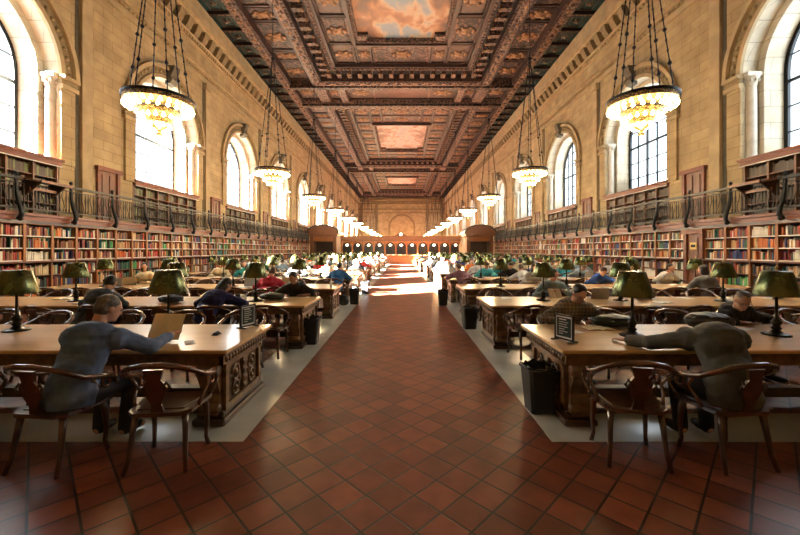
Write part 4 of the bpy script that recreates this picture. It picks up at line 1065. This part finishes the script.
f = figure('l', pose(.25, .10, 1.5, .3, ((-.44,.66),(.16,.66)), wide=1.2, elb=(V(-.36,.42,.83),V(.34,.46,.82)), heado=(-.04,.24,-.13)), cloth('grey olive jumper', (.085,.088,.075)), blackc, None, 'hair_brown', .011, True)
place('person in grey-olive jumper slumped face down on the first right table', f, (2.72,3.04,0), .0)
f = figure('m', pose(.12, -.06, .2, .4, ((-.02,.22),(.1,.30)), handz=(1.08,1.04)), cloth('white shirt', (.72,.76,.78)), jean, None, 'hair_black', .014)
place('person in white shirt resting chin on hands behind the third right table', f, (7.5,10.55,0), PI)
# --- everyone else, from a few poses shared between many seats
PO = [pose(.22,0,.8,0), pose(.10,0,.3,.2,((-.12,.34),(.12,.34))), pose(.28,.06,.9,-.3,((-.2,.42),(.22,.36))), pose(.05,-.03,.1,.5,((-.2,.3),(.15,.3))), pose(.3,0,1.3,0,((-.2,.35),(.2,.35)))]
PROTO = [figure('p%d' % i, p, cloth('crowd cloth', (.3,.3,.3)), jean, None, ('hair_black','hair_brown','hair_brown','hair_black','hair_grey')[i], .03, longh=i in (1,3))[0] for i, p in enumerate(PO)]
COL = [('white',(.75,.77,.78)),('pale blue',(.30,.44,.60)),('royal blue',(.02,.09,.45)),('red',(.5,.03,.03)),('black',(.014,.014,.016)),('grey',(.22,.23,.24)),('orange',(.75,.22,.04)),('teal',(.02,.30,.32)),('pink',(.65,.25,.30)),('dark green',(.03,.10,.05)),('cream',(.68,.60,.42)),('turquoise',(.05,.42,.52))]
for n, c in COL: cloth('cloth '+n, c)
taken = {(-1,0,0,1),(-1,1,0,3),(-1,1,0,1),(-1,1,1,0),(-1,2,0,1),(-1,3,0,0),(1,0,1,0),(1,1,1,1),(1,3,0,0),(1,0,1,2),(1,0,1,3),(1,0,0,1),(1,0,0,0),(-1,0,0,0),(1,2,1,6),(1,0,0,2)}
fixed = {(1,3,0,2):(2,'white'),(1,3,1,3):(0,'royal blue'),(1,4,0,5):(1,'turquoise'),(1,3,1,1):(0,'turquoise'),(-1,2,1,5):(0,'orange'),(-1,2,1,6):(3,'cream'),(-1,3,1,4):(1,'teal'),(1,2,1,2):(1,'white')}
random.seed(21); n_p = 0
for key, (x,y,rot) in seats.items():
    s,r,nf,k = key
    if key in taken or abs(x) > y*1.08: continue
    if key in fixed: pi, cn = fixed[key]
    else:
        if r < 2 or (r == 2 and random.random() > .12): continue
        if random.random() > (.36 if r < 5 else .58): continue
        pi = random.randrange(5); cn = COL[random.choices(range(12),(20,12,6,5,8,6,4,3,3,2,9,2))[0]][0]
    if n_p > 200: break
    n_p += 1
    lab = '%s reader in %s top, %s seat from aisle, %s side, %s %s table' % ('long-haired' if pi in (1,3) else 'short-haired', cn, ORD[k], 'near' if nf == 0 else 'far', ORD[r], 'left' if s < 0 else 'right')
    t = thing('person', lab, 'person', (x,y,0), rot, 'readers seated at the long tables')
    for nm, me, _ in PROTO[pi]:
        if r > 4 and nm == 'shoe': continue
        o = link(nm, me, t)
        if nm == 'shirt': o.material_slots[0].link = 'OBJECT'; o.material_slots[0].material = M['cloth '+cn]

# ------------------------------------------------------------------ things on and beside the tables
def bin_(label, x, y, rz=0, g='black waste bins in the aisle'):
    t = thing('waste_bin', label, 'bin', (x,y,0), rz, g)
    def rr(w, d, z, c=.03): return [(-w+c,-d,z),(w-c,-d,z),(w,-d+c,z),(w,d-c,z),(w-c,d,z),(-w+c,d,z),(-w,d-c,z),(-w,-d+c,z)]
    rings = [rr(.13,.125,0),rr(.165,.16,.36),rr(.18,.175,.365),rr(.18,.175,.385),rr(.16,.155,.385),rr(.125,.12,.02)]; b = MB()
    vs = sum(rings, []); fs = [tuple(range(7,-1,-1)), tuple(range(40,48))]
    for k in range(5):
        for i in range(8): j=(i+1)%8; fs.append((k*8+i,k*8+j,k*8+8+j,k*8+8+i))
    b.add(vs, fs); b.build('bin_body', M['blackplastic'], t)
    b = MB(); P = [(.175*math.cos(a)*(1+.06*math.sin(7*a)), .17*math.sin(a)*(1+.06*math.sin(5*a)), .39+.012*math.sin(9*a)) for a in [2*PI*k/28 for k in range(29)]]; b.tube(P, .014, 5)
    P = [(.14*math.cos(a)*(1+.1*math.sin(5*a)), .10*math.sin(a), .34+.02*math.sin(7*a)) for a in [2*PI*k/28 for k in range(28)]]; b.add(P+[(0,0,.2)], [(i,(i+1)%28,28) for i in range(28)], 0, True); b.build('bin_liner', M['liner'], t); t.scale = (.95,.95,1.2)
M['liner'] = mat('black bin liner', (.02,.02,.022), .25, bump=.6, bscale=30)
t_ = [(1.66,3.62,.1,'black waste bin beside the carved end of the first right table'),(-1.62,6.72,0,'black waste bin beside the end of the second left table'),(1.18,8.35,.1,'black waste bin beside the second right table end'),
      (1.30,11.4,0,'small black waste bin by the third right table end'),(-1.45,11.6,0,'small black waste bin by the third left table end'),(-1.40,14.4,0,'tiny black waste bin by the fourth left table end')]
t_[2] = (1.50,8.0,.1,t_[2][3]); t_[0] = (1.50,3.92,.05,t_[0][3])
for x, y, rz, lab in t_: bin_(lab, x, y, rz)
M['notice'] = mat('dark green notice print', (.015,.035,.03), .4)
def placard(label, x, y, rz):
    t = thing('notice_stand', label, 'sign', (x,y,TH), rz)
    for q in (-.10,.10): b = MB(); b.bev(q-.018,-.07,0,q+.018,.07,.012,.004); b.build('foot', M['blackplastic'], t)
    b = MB(); w, h = .115, .27
    for a in ((-w,.012,-w+.015,h),(w-.015,.012,w,h),(-w,.012,w,.03),(-w,h-.015,w,h)): b.box(a[0],-.012,a[1],a[2],.012,a[3])
    b.build('frame', M['blackplastic'], t)
    b = MB(); b.box(-w+.013,-.006,.028,w-.013,.006,h-.013); sh = b.build('sheet', M['white'], t)
    b = MB(); b.box(-w+.028,-.008,.045,w-.028,.008,h-.03)
    for k in range(7):
        wd = (.05,.062,.055,.06,.04,.058,.03)[k]; z = .215-.024*k; b.box(-.06,-.0095,z,-.06+wd*2-.01,.0095,z+(.012 if k == 0 else .006),1)
    b.build('notice_print', [M['notice'], M['white']], sh)
placard('framed black notice on a stand at the aisle end of the first left table', -1.84, 4.50, 1.15)
placard('framed black notice on a stand at the aisle end of the first right table', 1.72, 3.82, -1.12)
def open_book(label, x, y, rz, tilt=0, w=.17, h=.25, z=TH, group=None, m='cream'):
    t = thing('open_book', label, 'book', (x,y,z), rz, group)
    for q in (-1,1):
        P = [(0,0),(q*w*.25,.018),(q*w*.7,.014),(q*w,.004),(q*w,.0),(0,-.0)]
        b = MB(); b.prism([(u,v+.003) for u,v in P], 'y', 0, h); b.build('page_block', M[m], t)
    b = MB(); b.box(-w-.006,-.005,0,w+.006,h+.005,.003); b.build('cover', M['doorwood'], t)
    t.rotation_euler = (tilt,0,rz); return t
open_book('open cream book held upright by the person in blue-grey shirt', -2.41, 3.78, -.12, 1.12, .17, .26, TH+.03, None, 'page')
open_book('open book lying in front of the person in plaid shirt', 2.38, 4.30, 0, 0, .16, .22)
open_book('tan sheet-covered book held up by the person in pale blue shirt', 3.08, 7.28, 0, .9, .12, .2)
def sheet(label, x, y, rz, w=.21, h=.28, m='white', z=TH):
    b = MB(); b.box(-w/2,-h/2,.0,w/2,h/2,.003); o = b.build('paper_sheet', M[m], None, (x,y,z+.001), rz); tag(o, label, 'paper')
sheet('white paper sheet beside the upright book on the first left table', -2.12, 3.75, .6, .09,.2)
sheet('large cream paper sheet lying by the first lamp of the first right table', 2.95, 3.85, 1.0, .3,.42, 'cream')
sheet('white paper sheet under the hand of the person in black coat', 4.05, 4.42, .4, .3,.22)
sheet('second pale sheet overlapping the cream paper on the first right table', 3.2, 4.05, .5, .2,.3)
sheet('white note left of the framed notice on the first right table', 2.0, 4.25, .3, .18,.2)
def mouse(label, x, y):
    b = MB(); b.ell((0,0,.015),(.035,.055,.018),10); b.ell((0,.02,.022),(.02,.02,.014),8); b.box(-.03,-.05,0,.03,.05,.008); tag(b.build('spectacle_case', M['blackplastic'], None, (x,y,TH)), label, 'case')
mouse('small black case on the first left table left of the reader', -3.05, 3.72); mouse('small black case behind the upright book on the first left table', -2.02, 4.10)
mouse('small black case by the papers on the first right table', 3.55, 4.15)
def bag(label, x, y, z, sx, sy, sz, m, rz=0):
    b = MB(); b.ell((0,0,sz*.5),(sx,sy,sz*.55),14); b.ell((sx*.3,-sy*.2,sz*.45),(sx*.7,sy*.8,sz*.5),12); b.ell((-sx*.45,.0,sz*.35),(sx*.5,sy*.7,sz*.38),12)
    t = thing('bag', label, 'bag', (x,y,z), rz)
    me = evaluate(b, 'bag_body', .015, 3, [m], (.03,.08)); mn = min(v.co.z for v in me.vertices)
    for v in me.vertices: v.co.z -= mn
    link('bag_body', me, t)
    b = MB(); b.tube([(-sx*.5,-sy*.5,sz*.6),(-sx*.2,-sy*.9,sz*.9),(sx*.3,-sy*.9,sz*.8),(sx*.6,-sy*.5,sz*.5)], .012, 5, flat=2); b.build('strap', M['blackplastic'], t)
M['greenbag'] = mat('dark green nylon', (.018,.028,.016), .5, bump=.5, bscale=20); M['bluebag'] = mat('dark blue nylon', (.02,.03,.06), .5, bump=.5); M['blkbag'] = mat('black nylon', (.012,.012,.014), .5, bump=.5)
bag('dark green rucksack lying on the first right table beside the plaid shirt', 2.62, 4.52, TH, .26,.15,.14, M['greenbag'])
bag('dark bag lying before the person in black T-shirt on the second left table', -2.42, 7.0, TH, .25,.16,.12, M['greenbag'])
bag('black coat heap on the first right table beside the balding reader', 3.75, 4.47, TH, .28,.18,.17, M['blkbag'])
bag('grey plastic bag on the second left table behind the navy top', -2.95, 6.75, TH, .16,.11,.12, M['white'])
bag('dark blue bag on the second left table near its grey-hooded reader', -4.1, 6.6, TH, .22,.15,.13, M['bluebag'])
bag('black shoulder bag on the floor beside the third left table end', -1.75, 11.3, 0, .17,.13,.3, M['blkbag'])
bag('black bag hanging low beside the fourth left table end', -1.75, 13.9, 0, .16,.13,.3, M['blkbag'])
b = MB(); b.bev(-.04,-.008,0,.04,.008,.13,.003); o = b.build('mobile_phone', M['blackplastic'], None, (-2.83,6.42,TH+.05), .3); o.rotation_euler = (-.5,0,.2); tag(o, 'dark mobile phone held by the person in navy top', 'phone')
b = MB(); b.lathe([(0,0),(.033,0),(.035,.02),(.035,.15),(.015,.19),(.015,.22),(0,.22)], seg=12); tag(b.build('water_bottle', M['glassy'] if 'glassy' in M else M['white'], None, (-1.75,9.3,TH)), 'white water bottle at the aisle end of the third left table', 'bottle')
# laptops, books, papers scattered over the farther tables
def laptop(t):
    b = MB(); b.bev(-.16,-.11,0,.16,.11,.016,.004); b.build('keyboard_deck', M['grey'], t)
    b = MB(); b.prism([(.11,.012),(.19,.22),(.182,.224),(.10,.016)], 'x', -.16, .16); b.build('screen', M['grey'], t)
KLP = None; random.seed(5); KB = {}
used = set()
for key, (x,y,rot) in seats.items():
    s,r,nf,k = key
    if r < 1 or r > 8 or abs(x) > y*1.08 or k > 6: continue
    if r == 1 and key in taken: continue
    p = random.random(); yy = TY0+TSP*r+(.26 if nf == 0 else TWD-.26); rz = (0 if nf == 0 else PI)+random.uniform(-.3,.3)
    wh = '%s seat from aisle, %s side, %s %s table' % (ORD[k], 'near' if nf == 0 else 'far', ORD[r], 'left' if s < 0 else 'right')
    xx = s*CX[k]+random.uniform(-.05,.05)
    if min(abs(xx-s*l) for l in LX) < .3: xx += .0
    if p < .13:
        lab = 'open grey laptop at the '+wh
        if KLP is None: KLP = t = thing('laptop', lab, 'laptop', (xx,yy,TH), rz, 'open laptops on the tables'); laptop(t); learn(t)
        else: dup(KLP, lab, (xx,yy,TH), rz)
    elif p < .30:
        lab = 'open book lying at the '+wh
        if 'b' not in KB: KB['b'] = learn(open_book(lab, xx, yy, rz, 0, .14, .2, TH, 'open books on the tables', 'white'))
        else: dup(KB['b'], lab, (xx,yy,TH), rz)
    elif p < .42:
        b = KB.get('s')
        if not b: mm = MB(); mm.box(-.105,-.14,0,.105,.14,.003); b = KB['s'] = mm.mesh('paper_sheet', M['white'])
        tag(link('paper_sheet', b, None, (xx,yy,TH+.001), rz), 'white paper sheet at the '+wh, 'paper', 'loose sheets on the tables')
# building across the street seen through the right windows
M['bldg'] = mat('outside limestone', (.30,.34,.40), .8); M['bwin'] = mat('outside dark glass', (.05,.07,.10), .2)
t = thing('street_building', 'blue-grey building outside the second right window', 'building', (30, 24, 0))
b = MB(); b.box(0,0,-12,8,20,9.2); b.build('facade', M['bldg'], t)
b = MB(); b.box(-.3,-.3,9.2,8,20.3,9.7); b.build('parapet', M['bldg'], t)
for k in range(7):
    for j in range(3): b = MB(); b.box(-.05, 1+2.7*k, -1+3.3*j, .02, 2.4+2.7*k, 1.1+3.3*j); b.build('window_pane', M['bwin'], t)
